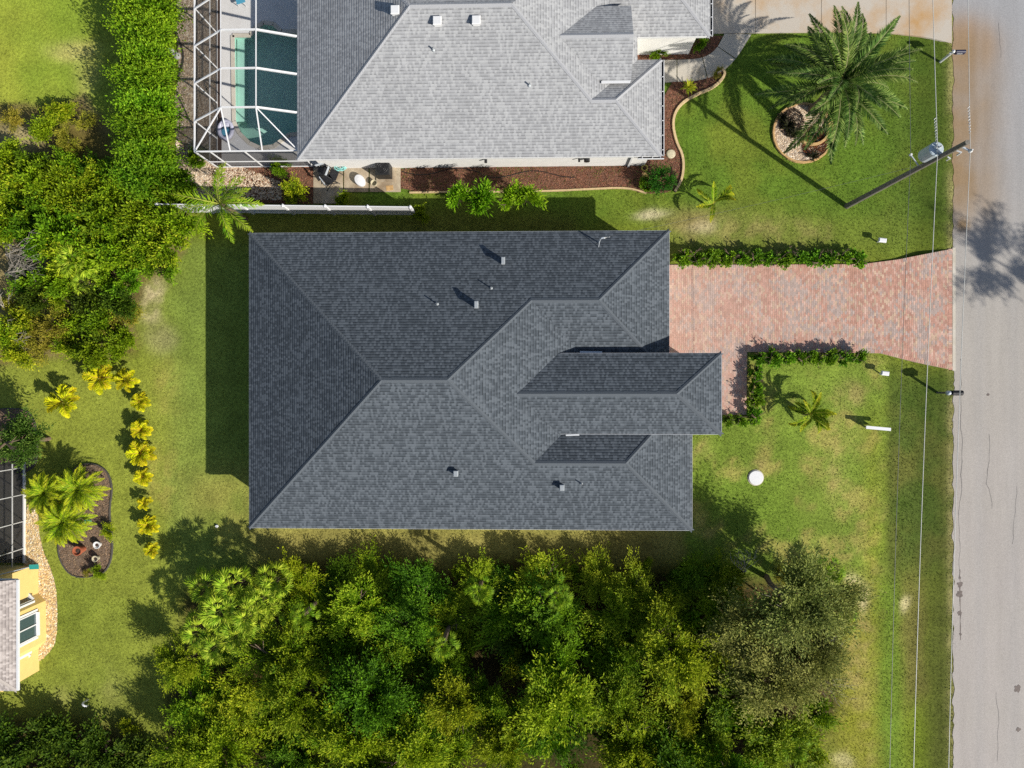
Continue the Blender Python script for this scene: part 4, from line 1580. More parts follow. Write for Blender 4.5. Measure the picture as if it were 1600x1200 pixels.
# ------------------------------------------------------------------ lawn fixtures
c = P(1181, 746.5)
sl = empty('septic_lid', (c.x, c.y, 0), 'round white lid in the front lawn', 'lid')
MB().lathe((c.x, c.y, -.05), [(.4, 0), (.4, .085), (.385, .1), (.0, .102)], 28).build('cover', 'white_vinyl', sl)
MB().lathe((c.x, c.y, -.05), [(.46, 0), (.45, .05), (.402, .055)], 28).build('collar', 'apron', sl)
c = P(137, 1093)
tag(MB().tube([(c.x, c.y, -.05), (c.x, c.y, .42), (c.x + .04, c.y - .03, .52), (c.x + .14, c.y - .1, .55), (c.x + .22, c.y - .16, .5), (c.x + .23, c.y - .17, .38)], .06, 8).build('vent_elbow', 'white_vinyl', smooth=True),
    'white bent pipe standing in the rear lawn near the yellow house', 'pipe')
c = P(339, 822)
tag(MB().lathe((c.x, c.y, -.02), [(.09, 0), (.09, .08), (.06, .11), (0, .11)], 10).build('pipe_cap', 'white_vinyl'), 'small white pipe cap in the lawn near the roof corner', 'pipe cap')
for x, y, lb in ((1374, 378, 'low white marker light at the north edge of the paver drive'), (1378, 583.5, 'low white marker light south of the paver drive')):
    c = P(x - 3, y)
    e = empty('marker_light', (c.x, c.y, 0), lb, 'light', 'driveway marker lights')
    MB().tube([(c.x, c.y, -.02), (c.x, c.y, .4)], .04, 8).build('post', 'white_vinyl', e)
    MB().cbox((c.x + .05, c.y, .4), .42, .24, .14, -.12, .04).build('hood', 'white_vinyl', e)


def mailbox_post(x, y, label, postmat, h, lean=(0, 0)):
    c = P(x, y)
    return empty('mailbox', (c.x, c.y, 0), label, 'mailbox'), c


def barrel(name, c0_, c1_, w, h, mat, parent, ribs=0):
    """mailbox body: half round top, flat floor, from c0_ to c1_"""
    a, b = Vector(c0_), Vector(c1_)
    d = (b - a).normalized()
    s = Vector((-d.y, d.x, 0))
    prof = [(-w / 2, 0), (w / 2, 0)] + [(w / 2 * math.cos(t), h - w / 2 + w / 2 * math.sin(t)) for t in np.linspace(0, math.pi, 8)]
    n = len(prof)
    vs = [p + s * u + Vector((0, 0, v)) for p in (a, b) for u, v in prof]
    fs = [tuple(range(n))[::-1], tuple(range(n, 2 * n))] + [(i, (i + 1) % n, n + (i + 1) % n, n + i) for i in range(n)]
    o = MB().add(vs, fs).build(name, mat, parent)
    if ribs:
        L = (b - a).length
        for k in range(ribs):
            p = a + d * (L * (k + .5) / ribs)
            v2 = [q + s * u * 1.06 + Vector((0, 0, v * 1.05 - .005)) for q in (p - d * .012, p + d * .012) for u, v in prof]
            MB().add(v2, fs).build('rib', mat, o)
    return o


e, c = mailbox_post(1470, 96, 'white post mailbox with dark box by the concrete driveway', 'white_vinyl', 1.3)
MB().tube([(c.x, c.y, -.1), (c.x, c.y, 1.15)], .065, 8).build('post', 'white_vinyl', e)
MB().lathe((c.x, c.y, 1.15), [(.085, 0), (.085, .08), (0, .14)], 8).build('post_cap', 'white_vinyl', e)
MB().bar((c.x - .1, c.y, 1.0), (c.x + .6, c.y, 1.0), .08, .08).build('arm', 'white_vinyl', e)
bx = barrel('box', (c.x + .12, c.y - .02, 1.05), (c.x + .62, c.y - .02, 1.05), .2, .24, 'navy', e)
for k_, (u_, w_, h_) in enumerate(((.22, .05, .09), (.29, .03, .1), (.345, .045, .08), (.41, .035, .1), (.465, .03, .07))):
    MB().box(c.x + u_, c.x + u_ + w_, c.y - .126, c.y - .1202, 1.11, 1.11 + h_).build('white_mark', 'white_metal', bx)
e, c = mailbox_post(1466, 613.5, 'grey ribbed mailbox at the road edge by the paver driveway', 'pole_wood', 1.3)
MB().bar((c.x, c.y, -.1), (c.x, c.y, 1.1), .11, .11).build('post', 'pole_wood', e)
MB().bar((c.x - .12, c.y, 1.03), (c.x + .5, c.y, 1.03), .1, .06).build('arm', 'pole_wood', e)
barrel('box', (c.x + .02, c.y, 1.07), (c.x + .58, c.y, 1.07), .26, .32, 'dark_metal', e, 8)
MB().lathe((c.x - .12, c.y, 1.06), [(.12, 0), (.13, .12), (.1, .25), (0, .28)], 12).build('newspaper_tube', 'galvanised', e, smooth=True)
c = P(1353, 668)
e = empty('yard_sign', (c.x, c.y, 0), 'low white sign post with a long arm in the front lawn', 'sign post')
a, b = P(1353, 667.5, .62), P(1391.5, 671, .62)
MB().bar((c.x + .02, c.y, -.1), (c.x + .02, c.y, .575), .07, .07).build('post', 'white_vinyl', e)
MB().bar(a, b, .17, .09).build('arm', 'white_vinyl', e)
MB().box(a.x + .08, a.x + .7, a.y - .03, a.y - .005, .12, .574).build('shadow_panel', 'white_vinyl', e)  # panel added below the arm for the shadow it casts on the grass

# ------------------------------------------------------------------ utility pole and lines
pb = P(1323, 322)
ptop = P(1512, 222, 10.4)
pole = empty('utility_pole', (pb.x, pb.y, 0), 'wooden utility pole with grey transformer leaning over the lawn', 'utility pole')
pb0, pt0 = Vector((pb.x, pb.y, -.3)), ptop


def on_pole(z): return pb0.lerp(pt0, (z + .3) / (10.4 + .3))


MB().tube([pb0, on_pole(5), pt0], [.15, .125, .10], 12).build('shaft', 'pole_wood', pole, smooth=False)
q = on_pole(8.55)
tc_ = P(1454, 238, 8.2)
tr_ = MB().lathe((tc_.x, tc_.y, 7.7), [(.05, 0), (.31, .03), (.32, .95), (.28, .99), (.08, 1.0), (0, 1.0)], 16).build('transformer', 'transformer', pole, smooth=False)
for k in (-.1, .1):
    MB().lathe((tc_.x + k, tc_.y + .05, 8.68), [(.03, 0), (.05, .06), (.03, .1), (.05, .15), (.025, .24)], 8).build('bushing', 'insulator', tr_)
MB().bar((tc_.x, tc_.y, 8.2), on_pole(8.2), .1, .1).build('bracket', 'galvanised', tr_)
w3 = P(1516, 236, 9.9)
w2 = P(1465, 236, 8.75)
w1 = P(1423, 242, 7.0)
MB().bar(on_pole(9.9), w3, .06, .08).build('insulator_arm', 'galvanised', pole)
MB().lathe((w3.x, w3.y, 9.82), [(.04, 0), (.08, .05), (.05, .09), (.08, .13), (.04, .2), (.03, .26)], 10).build('insulator', 'insulator', pole)
MB().bar(on_pole(8.75), w2, .05, .06).build('insulator_arm', 'galvanised', pole)
MB().lathe((w2.x, w2.y, 8.68), [(.03, 0), (.06, .04), (.04, .08), (.06, .12), (.03, .17)], 10).build('insulator', 'insulator', pole)
MB().bar(on_pole(7.0), w1, .04, .05).build('insulator_arm', 'galvanised', pole)
MB().lathe((w1.x, w1.y, 6.93), [(.04, 0), (.07, .04), (.04, .1), (.05, .15)], 10).build('insulator', 'insulator', pole)
a = on_pole(9.5)
MB().tube([a + Vector((.1, -.05, 0)), a + Vector((.28, -.14, .05)), a + Vector((.3, -.16, -.3))], .035, 6).build('fuse_cutout', 'insulator', pole)
a = on_pole(8.9)
MB().tube([a + Vector((.1, -.12, 0)), a + Vector((.2, -.2, .02)), a + Vector((.2, -.2, -.25))], .03, 6).build('surge_arrester', 'insulator', pole)


def wire(att, p_up, p_dn, z_up, z_dn, rad, mat, label, sag=.35):
    """line clamped at the pole; p_up and p_dn: picture points it passes beyond the pole"""
    A = Vector(att)
    pts = []
    U, D = P(p_up[0], p_up[1], z_up), P(p_dn[0], p_dn[1], z_dn)
    for E_, rev in ((U, True), (D, False)):
        seg = []
        for k in range(1, 25):
            t = k / 24
            p = A.lerp(E_, t)
            p.z -= sag * 4 * t * (1 - t) * ((E_ - A).length / 35) ** 2
            seg.append(p)
        if rev: pts = seg[::-1]
        else: pts = pts + [A] + seg
    return tag(MB().tube(pts, rad, 5).build('power_line', mat), label, 'power line', 'overhead lines on the utility pole')


wire(w3, (1512, -60), (1481, 1260), 9.7, 9.0, .013, 'wire', 'overhead line running closest to the road', .25)
wire(w2, (1456, -60), (1426, 1260), 8.6, 8.0, .015, 'wire', 'overhead line in the middle of the three along the verge', .25)
wire(w1, (1420, -60), (1389, 1260), 6.9, 6.4, .011, 'wire_dark', 'overhead line farthest from the road of the three', .25)
for wv, (x0, y0, x1, y1), z in ((w3, (1513.5, 166, 1515.5, 208), 9.85), (w2, (1461, 184, 1463.5, 224), 8.7)):
    a, b = P(x0, y0, z), P(x1, y1, z)
    n = 60
    sp_ = [a.lerp(b, k / n) + Vector((.035 * math.cos(k * .9), 0, .035 * math.sin(k * .9))) for k in range(n + 1)]
    link('line_guard', np_mesh('line_guard', np.array((g := MB().tube(sp_, .014, 4)).v) - np.array(ORI[pole.name]), g.f, 'insulator'), pole)
A, B_ = on_pole(7.6), MAST
pts = [A.lerp(B_, k / 30) - Vector((0, 0, .5 * 4 * (k / 30) * (1 - k / 30))) for k in range(31)]
tag(MB().tube(pts, .006, 5).build('service_drop', 'wire_dark'), 'thin service cable from utility pole to the dark roof', 'cable')

# ------------------------------------------------------------------ yellow house, lower left
yx = P(25, 1000, EAVE).x
yt, yb_ = P(25, 906, EAVE).y, P(25, 1079, EAVE).y
bay = [P(40, 905), P(72, 938), P(73, 1000), P(38, 1037)]
yh = empty('house', (yx - 3, (yt + yb_) / 2, 0), 'yellow rendered house with bay windows at the left edge', 'house')
ST = 'shingle_tan'
RUN = 3.6
roof_slope('roof_slope', [(yx, yt, EAVE), (yx, yb_, EAVE), (yx - RUN, yb_ + RUN * .99, EAVE + TAN * RUN), (yx - RUN, yt, EAVE + TAN * RUN)], ST, yh)
roof_slope('roof_slope', [(yx, yb_, EAVE), (yx - 9, yb_, EAVE), (yx - 9, yb_ + RUN, EAVE + TAN * RUN), (yx - RUN, yb_ + RUN, EAVE + TAN * RUN)], ST, yh)
ridge_caps((yx, yb_, EAVE), (yx - RUN, yb_ + RUN * .99, EAVE + TAN * RUN), 'ridge_tan', yh, sdir(1, 0), sdir(0, -1))
fascia([(yx - 9, yt), (yx, yt), (yx, yb_), (yx - 9, yb_)], yh, 'white_metal', h=.18)
MB().bar((yx + .09, yt, EAVE - .03), (yx + .09, yb_, EAVE - .03), .12, .1).build('gutter', 'white_metal', yh)
MB().prism([(yx - 9, yb_ + .03), (yx - .03, yb_ + .03), (yx - .03, yt - .03), (yx - 9, yt - .03)], EAVE - .15, EAVE - .12).build('soffit', 'white_wall', yh)
xw = yx - .9
MB().prism([(xw - 8, yb_ + .5), (xw, yb_ + .5), (xw, yt - .02), (xw - 8, yt - .02)], -.1, EAVE - .151).build('wall', 'yellow_wall', yh)
bp = [(xw + .002, bay[0].y + .9)] + [(p.x, p.y) for p in bay] + [(xw + .002, bay[3].y - .4)]
MB().prism(bp, -.1, EAVE - .152).build('bay_wall', 'yellow_wall', yh)


def wall_window(a, b, t0, t1, z0, z1, parent):
    """window set on the vertical wall face running from ground point a to b"""
    a, b = Vector((a[0], a[1], 0)), Vector((b[0], b[1], 0))
    d = (b - a).normalized()
    nrm = Vector((d.y, -d.x, 0))
    if nrm.x < 0: nrm = -nrm
    s, e_ = a.lerp(b, t0), a.lerp(b, t1)
    def q(p, o, z): return p + nrm * o + Vector((0, 0, z))
    gl = MB().add([q(s, .02, z0), q(e_, .02, z0), q(e_, .02, z1), q(s, .02, z1)], [(0, 1, 2, 3)]).build('window', 'glass', parent)
    m = MB()
    for p, r in ((q(s, .03, z0), q(s, .03, z1)), (q(e_, .03, z0), q(e_, .03, z1)), (q(s, .031, z0), q(e_, .031, z0)), (q(s, .031, z1), q(e_, .031, z1)),
                 (q(s.lerp(e_, .5), .03, z0), q(s.lerp(e_, .5), .03, z1))):
        m.bar(p, r, .07, .07)
    m.build('window_frame', 'white_metal', gl)
    m = MB()
    m.bar(q(s, .08, z0 - .06), q(e_, .08, z0 - .06), .16, .07)
    m.build('window_sill', 'white_metal', gl)
    for p, r in ((q(s - d * .12, .02, z0 - .1), q(s - d * .12, .02, z1 + .1)), (q(e_ + d * .12, .02, z0 - .1), q(e_ + d * .12, .02, z1 + .1))):
        MB().bar(p, r, .12, .06).build('window_trim', 'white_wall', gl)


wall_window(bay[1], bay[2], .18, .76, .85, 2.3, yh)
wall_window(bay[0], bay[1], .15, .8, .85, 2.3, yh)
wall_window(bay[2], bay[3], .35, .95, .85, 2.3, yh)

# its pool enclosure
cx1 = P(39, 800).x
y0_, y1_ = P(39, 722).y, yt + .15
cg = empty('pool_enclosure', (cx1 - 2, (y0_ + y1_) / 2, 0), 'dark screened patio enclosure with thin frame at the left edge', 'pool enclosure')
H2 = 2.6
BF = 'bronze_frame'
MB().bar((cx1, y0_, .06), (cx1, y1_, .06), .12, .12).build('sole_plate', 'white_wall', cg)
MB().bar((cx1, y0_, 1.0), (cx1, y1_, 1.0), .05, .05).build('chair_rail', BF, cg)
MB().bar((cx1, y0_, H2), (cx1, y1_, H2), .06, .06).build('top_rail', BF, cg)
for py in (730, 772, 814, 856, 900):
    y = P(39, py).y
    MB().bar((cx1, y, 0), (cx1, y, H2), .05, .05).build('post', BF, cg)
    MB().bar((cx1, y, H2), (cx1 - 4, y, H2 + .6), .05, .08).build('roof_beam', BF, cg)
sheet([(cx1 - .01, y0_, .1), (cx1 - .01, y1_, .1), (cx1 - .01, y1_, H2), (cx1 - .01, y0_, H2)], 'screen_dark', cg, 'wall_screen')
sheet([(cx1, y0_, H2), (cx1, y1_, H2), (cx1 - 4, y1_, H2 + .6), (cx1 - 4, y0_, H2 + .6)], 'screen_dark', cg, 'roof_screen')
sheet([(cx1, y0_, .1), (cx1 - 4, y0_, .1), (cx1 - 4, y0_, H2 + .6), (cx1, y0_, H2)], 'screen_dark', cg, 'wall_screen')
MB().box(cx1 - 5, cx1 - .06, y1_, y0_, -.05, .04).build('patio_floor', 'dark_edging', cg)
a, b = P(-30, 905, 2.2), P(46, 886, 2.2)
sk = empty('pool_skimmer', (b.x, b.y, 0), 'grey pole with teal skimmer head over the river stones', 'pool tool')
MB().tube([(a.x, a.y, 2.3), (b.x, b.y, 2.2)], .025, 6).build('handle', 'galvanised', sk)
MB().bar((b.x, b.y, 2.2), (b.x + .5, b.y + .02, 2.18), .26, .05).build('skimmer_head', 'teal_plastic', sk)

# ------------------------------------------------------------------ pots in the rear bed
def pot(px, py, r, h, mat, label, soil=True):
    c = P(px, py)
    e = empty('flower_pot', (c.x, c.y, .02), label, 'flower pot')
    MB().lathe((c.x, c.y, .02), [(r * .65, 0), (r * .95, h * .8), (r * 1.05, h * .82), (r * 1.05, h), (r * .88, h), (r * .86, h * .85)], 18).build('vessel', mat, e)
    if soil: MB().lathe((c.x, c.y, .02), [(r * .87, h * .8), (r * .3, h * .88), (0, h * .9)], 18).build('potting_soil', 'soil', e)


pot(131, 857, .26, .62, 'terracotta', 'tall terracotta pot with dark soil in the rear bed')
pot(156, 850, .2, .3, 'white_wall', 'white round pot at the lawn side of the rear bed')
pot(154, 871, .17, .34, 'pale_stone', 'small cream pot in front of the terracotta pot')
pot(141, 814, .15, .3, 'teal_plastic', 'teal pot beside the feathery palms')
pot(94, 842, .12, .25, 'terracotta', 'little terracotta pot at the tip of the palm fronds')
c = P(178, 826)
m = MB().tube([(c.x - .35, c.y + .25, 0), (c.x - .2, c.y + .1, .55), (c.x + .25, c.y - .1, .6)], .02, 5)
tag(m.build('garden_stake', 'dark_metal'), 'bent dark garden stake leaning from the rear bed', 'stake')

# ================================================================== vegetation
def leaf_mesh(name, pos, d, nrm, L, W, col, mat='leaf', extra=None):
    """diamond leaves; all arrays (N,...)"""
    d = d / np.linalg.norm(d, axis=1, keepdims=True)
    s = np.cross(d, nrm)
    s /= np.linalg.norm(s, axis=1, keepdims=True) + 1e-9
    n2 = np.cross(s, d)
    L, W = L[:, None], W[:, None]
    V = np.stack([pos, pos + d * L * .45 + s * W * .5 + n2 * L * .06, pos + d * L - n2 * L * .08, pos + d * L * .45 - s * W * .5 + n2 * L * .06], 1)
    N = len(pos)
    F = (np.arange(N) * 4)[:, None] + np.arange(4)[None]
    V = V.reshape(-1, 3)
    cc = np.repeat(col, 4, 0)
    if extra is not None:
        ev, ef, ec = extra
        F2 = np.asarray(ef) + len(V)
        V = np.concatenate([V, ev])
        F = np.concatenate([F, F2])
        cc = np.concatenate([cc, ec])
    return np_mesh(name, V, F, mat, cc)


LEAFK = np.array([1.24, 1.28, .5])


def pal_pick(r, cols, n, jit=.18):
    c = np.array([lin(q) for q in cols]) / KA * LEAFK
    k = r.integers(0, len(cols), n)
    k2 = r.integers(0, len(cols), n)
    t = r.uniform(0, 1, (n, 1))
    return (c[k] * t + c[k2] * (1 - t)) * r.uniform(1 - jit, 1 + jit, (n, 1))


def rand_dirs(r, n, zmin=-.25):
    z = r.uniform(zmin, 1, n)
    a = r.uniform(0, 2 * np.pi, n)
    q = np.sqrt(1 - z * z)
    return np.stack([q * np.cos(a), q * np.sin(a), z], 1)


def bush_crown(name, seed, rx, ry, rz, zc, shoots, per, LL, WW, cols, spread=.28, lump=.35, tip=None, droop=.0, nup=1.0, zmin=-.25, clumps=0):
    """crown of leafy shoots that end on a lumpy outline"""
    r = np.random.default_rng(seed)
    D = rand_dirs(r, shoots, zmin)
    if clumps:
        CD = rand_dirs(r, clumps, zmin + .1)
        k = r.integers(0, clumps, shoots)
        D = CD[k] + r.normal(0, .17, (shoots, 3))
        D /= np.linalg.norm(D, axis=1, keepdims=True)
        cr = r.uniform(1 - lump, 1 + lump * .5, clumps)[k]
    else:
        k = np.zeros(shoots, int)
        f1, f2, f3 = r.uniform(0, 6, 3)
        cr = 1 + lump * .5 * (np.sin(3.1 * D[:, 0] * 2 + f1) + np.sin(2.7 * D[:, 1] * 2 + f2) * .7 + np.sin(4 * D[:, 2] + f3) * .5) * .7
    rad = cr * r.uniform(.72, 1.06, shoots) * np.where(r.random(shoots) < .22, 1.27, 1.0)
    tipp = D * np.array([rx, ry, rz]) * rad[:, None]
    tipp[:, 2] += zc
    root = D * np.array([rx, ry, rz]) * (rad * r.uniform(.25, .6, shoots))[:, None] * np.array([1, 1, .8])
    root[:, 2] += zc - rz * .12
    sc = pal_pick(r, cols, shoots)
    if clumps:
        cc = pal_pick(r, cols, clumps, .1)
        sc = sc * .5 + cc[k] * .5
    t = np.tile(np.linspace(.05, 1, per), shoots) + r.uniform(-.03, .03, shoots * per)
    A, B = np.repeat(root, per, 0), np.repeat(tipp, per, 0)
    sh = B - A
    ln = np.linalg.norm(sh, axis=1, keepdims=True) + 1e-6
    sd = sh / ln
    pos = A + sh * t[:, None]
    pos[:, 2] += np.sin(t * np.pi) * .12 * ln[:, 0] - droop * t ** 2
    side = r.normal(0, 1, pos.shape)
    side -= sd * np.sum(side * sd, 1, keepdims=True)
    side /= np.linalg.norm(side, axis=1, keepdims=True) + 1e-6
    pos += side * (spread * r.uniform(.1, 1, (len(pos), 1)))
    d = sd * r.uniform(.45, 1.1, (len(pos), 1)) + side * r.uniform(.35, .95, (len(pos), 1)) + np.array([0, 0, -.12])
    nrm = np.array([0, 0, nup]) + sd * .45 + r.normal(0, .45, pos.shape)
    col = np.repeat(sc, per, 0) * r.uniform(.82, 1.18, (len(pos), 1))
    if tip is not None:
        w = np.clip((t - .55) / .45, 0, 1)[:, None] * r.uniform(.1, 1, (len(pos), 1))
        col = col * .84 * (1 - w) + (lin(tip) / KA * LEAFK) * w
    if zc > 0: pos[:, 2] = np.maximum(pos[:, 2], .05)
    L = LL * r.uniform(.65, 1.25, len(pos))
    return leaf_mesh(name, pos, d, nrm, L, L * WW, col)


def trunk_mesh(name, seed, h, r0, spread, limbs, mat='bark', curve=.15):
    r = random.Random(seed)
    m = MB()
    pts = [(0, 0, -.15)]
    x = y = 0
    for k in range(1, 5):
        x += r.uniform(-curve, curve)
        y += r.uniform(-curve, curve)
        pts.append((x, y, h * k / 4 * .75))
    m.tube(pts, [r0 * (1.15 - .17 * k) for k in range(5)], 7)
    for k in range(limbs):
        i = r.choice((2, 3, 4))
        p = Vector(pts[i])
        a = r.uniform(0, 6.28)
        l = spread * r.uniform(.5, .95)
        e_ = p + Vector((math.cos(a) * l, math.sin(a) * l, h * r.uniform(.12, .3)))
        mid_ = p.lerp(e_, .5) + Vector((r.uniform(-.1, .1), r.uniform(-.1, .1), .12 * l))
        m.tube([p, mid_, e_], [r0 * .5, r0 * .32, r0 * .12], 5)
        for _ in range(2):
            a2 = a + r.uniform(-.9, .9)
            m.tube([mid_, mid_ + Vector((math.cos(a2) * l * .5, math.sin(a2) * l * .5, .25 * l))], [r0 * .22, r0 * .07], 4)
    return np_mesh(name, m.v, m.f, mat)


def plant(name, crown_me, trunk_me, x, y, z0, label, cat, group=None, s=1.0, rz=0.0, sz=None):
    e = empty(name, (x, y, z0), label, cat, group, rz)
    q_ = .86 + .28 * ((abs(x * 7.3 + y * 3.1)) % 1.0)
    e.scale = (s * q_, s * (2 - q_), sz or s)
    t = link('trunk', trunk_me, e)
    c = link('crown', crown_me, e)
    return e


ORD = ['first', 'second', 'third', 'fourth', 'fifth', 'sixth', 'seventh', 'eighth', 'ninth', 'tenth', 'eleventh', 'twelfth', 'thirteenth', 'fourteenth', 'fifteenth', 'sixteenth']

G_MID = ((116, 148, 26), (92, 130, 22), (140, 168, 34), (70, 108, 22))
G_YEL = ((146, 170, 34), (124, 154, 28), (170, 186, 46), (100, 136, 26))
G_DEEP = ((62, 104, 26), (48, 86, 24), (78, 122, 30), (92, 132, 32))
G_GOLD = ((168, 166, 42), (146, 156, 38), (120, 140, 32), (182, 176, 56), (110, 134, 30))
G_GREY = ((144, 150, 118), (122, 132, 94), (168, 168, 140), (104, 118, 72))
G_DARK = ((52, 80, 26), (66, 92, 30), (80, 104, 36), (42, 66, 22))

BROAD = [
    bush_crown('tree_crown', 101, 2.0, 1.9, 1.9, 3.4, 380, 30, .165, .38, G_MID, .17, .55, (170, 188, 62), .1, clumps=30),
    bush_crown('tree_crown', 102, 2.1, 1.8, 2.0, 3.6, 380, 30, .175, .36, G_YEL, .16, .6, (188, 194, 76), .15, clumps=26),
    bush_crown('tree_crown', 103, 1.8, 2.0, 2.1, 3.5, 380, 30, .165, .38, G_DEEP, .17, .55, (120, 160, 48), .1, clumps=28),
    bush_crown('tree_crown', 104, 2.2, 2.0, 1.8, 3.2, 380, 30, .15, .42, G_MID, .16, .6, (160, 182, 54), .2, clumps=34),
    bush_crown('tree_crown', 105, 1.9, 2.2, 2.0, 3.7, 380, 30, .165, .36, G_YEL + G_MID, .17, .6, (180, 190, 66), .1, clumps=24),
    bush_crown('tree_crown', 106, 1.9, 1.9, 1.9, 3.4, 360, 30, .155, .4, G_GOLD, .16, .6, (190, 188, 60), .1, clumps=26),
    bush_crown('tree_crown', 107, 2.0, 2.0, 2.2, 3.6, 360, 30, .21, .28, G_DEEP + G_MID, .17, .6, (136, 172, 50), .3, clumps=22),
]
TRUNKS = [trunk_mesh('tree_trunk', 200 + k, 4.2, .13, 1.4, 7) for k in range(4)]
GREYC = [bush_crown('tree_crown', 120 + k, 2.2, 2.1, 1.8, 3.5, 520, 26, .145, .45, G_GREY, .24, .45, (168, 166, 128), .1, clumps=36) for k in range(2)]
SHRUB = [
    bush_crown('shrub_crown', 131, 1.2, 1.1, .95, .85, 190, 20, .15, .5, G_MID, .16, .4, (170, 190, 60), .1, zmin=-.1, clumps=16),
    bush_crown('shrub_crown', 132, 1.1, 1.25, 1.0, .9, 190, 20, .16, .5, G_DEEP + G_MID, .16, .4, (140, 176, 52), .1, zmin=-.1, clumps=14),
    bush_crown('shrub_crown', 133, 1.25, 1.1, .85, .75, 180, 20, .14, .5, G_YEL + G_MID, .18, .45, (196, 196, 76), .1, zmin=-.1, clumps=13),
    bush_crown('shrub_crown', 134, 1.1, 1.1, .8, .7, 150, 20, .12, .45, ((150, 144, 70), (124, 130, 52), (170, 156, 92), (100, 112, 44)), .2, .5, (190, 176, 100), .1, zmin=-.1, clumps=12),
    bush_crown('shrub_crown', 135, 1.15, 1.15, 1.0, .9, 190, 20, .15, .5, G_DARK, .18, .45, (104, 124, 48), .1, zmin=-.1, clumps=13),
]
STEM = [trunk_mesh('shrub_stem', 230 + k, 1.1, .05, .6, 6, curve=.08) for k in range(2)]
HEDGE = [bush_crown('hedge_crown', 140 + k, 1.75, 1.1, 1.6, 1.75, 520, 16, .13, .55, ((104, 150, 30), (86, 134, 26), (124, 164, 40), (70, 112, 24)), .13, .22, (160, 190, 62), 0, zmin=-.4, clumps=60) for k in range(2)]
CLUSIA = [bush_crown('hedge_crown', 150 + k, .46, .40, .55, .5, 80, 12, .12, .7, ((66, 116, 28), (48, 90, 24), (92, 140, 36), (118, 156, 44)), .1, .35, (140, 178, 58), 0, zmin=-.5, clumps=16) for k in range(3)]

# ---- fronds
def frond_mesh(name, seed, L, e0, bend, pairs, leaf, width, cols, tip=None, vang=.35, sweep=.7, twist=0.0, ragged=.15, rach=(140, 150, 80), petiole=.12, hang=0.0):
    """one feather leaf growing along +X from the origin"""
    r = np.random.default_rng(seed)
    n = pairs
    t = np.linspace(0, 1, n)
    el = e0 - bend * t ** 1.3
    ds = L / (n - 1)
    X = np.concatenate([[0], np.cumsum(np.cos(el[:-1]) * ds)])
    Z = np.concatenate([[0], np.cumsum(np.sin(el[:-1]) * ds)])
    Yc = np.sin(t * 2.2) * twist
    axis = np.stack([np.cos(el), np.zeros(n), np.sin(el)], 1)
    upv = np.stack([-np.sin(el), np.zeros(n), np.cos(el)], 1)
    rp = np.stack([X, Yc, Z], 1)
    pos, d, nr = [], [], []
    lens = []
    for sgn in (-1, 1):
        k = t > petiole
        q = t[k]
        prof = np.clip(np.sin(np.pi * np.clip((q - petiole) / (1 - petiole), 0, 1) ** .75 * .93 + .12), .15, 1)
        sd = np.array([0, sgn, 0])
        dd = axis[k] * (sweep + .5 * q[:, None]) + sd + upv[k] * vang + np.array([0, 0, -hang])
        dd = dd + r.normal(0, ragged, dd.shape)
        pos.append(rp[k])
        d.append(dd)
        nr.append(upv[k] + sd * -.5 * vang + r.normal(0, .15, dd.shape))
        lens.append(leaf * prof * r.uniform(.8, 1.1, len(q)))
    pos, d, nr, lens = np.concatenate(pos), np.concatenate(d), np.concatenate(nr), np.concatenate(lens)
    col = pal_pick(r, cols, len(pos))
    if tip is not None:
        w = np.clip((np.concatenate([t[t > petiole]] * 2) - .55) / .45, 0, 1)[:, None] * r.uniform(.2, 1, (len(pos), 1))
        col = col * (1 - w) + lin(tip) / KA * LEAFK * w
    wd = .02 * (1 - t) + .006
    ev = np.concatenate([rp + np.array([0, 1, 0]) * wd[:, None] + upv * .012, rp - np.array([0, 1, 0]) * wd[:, None] + upv * .012])
    ef = np.array([(i, i + 1, n + i + 1, n + i) for i in range(n - 1)])
    ec = np.tile(lin(rach) / KA, (2 * n, 1))
    return leaf_mesh(name, pos, d, nr, lens, np.full(len(pos), width), col, 'leaf', (ev, ef, ec))


def fan_mesh(name, seed, petiole, R, blades, cols, e0=.6, span=2.3, tip=None):
    """palmate leaf: stalk along +X then a pleated fan of blades"""
    r = np.random.default_rng(seed)
    c = np.array([petiole * math.cos(e0), 0, petiole * math.sin(e0)])
    ax = np.array([math.cos(e0 - .5), 0, math.sin(e0 - .5)])
    up = np.array([-math.sin(e0 - .5), 0, math.cos(e0 - .5)])
    sd = np.array([0, 1, 0])
    a = np.linspace(-span / 2 * 1.15, span / 2 * 1.15, blades)
    d = ax * np.cos(a)[:, None] + sd * np.sin(a)[:, None] + up * (.12 * np.cos(a * 14))[:, None] - np.array([0, 0, .25]) * np.abs(a)[:, None] * .3
    d = d + r.normal(0, .05, d.shape)
    pos = np.tile(c, (blades, 1)) + d * .04
    L = R * (.8 + .2 * np.cos(a)) * r.uniform(.88, 1.06, blades)
    nr = np.tile(up, (blades, 1)) + r.normal(0, .25, (blades, 3))
    col = pal_pick(r, cols, blades)
    if tip is not None:
        col = col * .8 + lin(tip) / KA * .2
    k = 4
    q = np.linspace(0, 1, k)[:, None]
    line = c[None] * q
    ev = np.concatenate([line + sd * .014, line - sd * .014])
    ef = np.array([(i, i + 1, k + i + 1, k + i) for i in range(k - 1)])
    ec = np.tile(lin((130, 140, 70)) / KA, (2 * k, 1))
    return leaf_mesh(name, pos, d, nr, L, np.full(blades, R * .13), col, 'leaf', (ev, ef, ec))


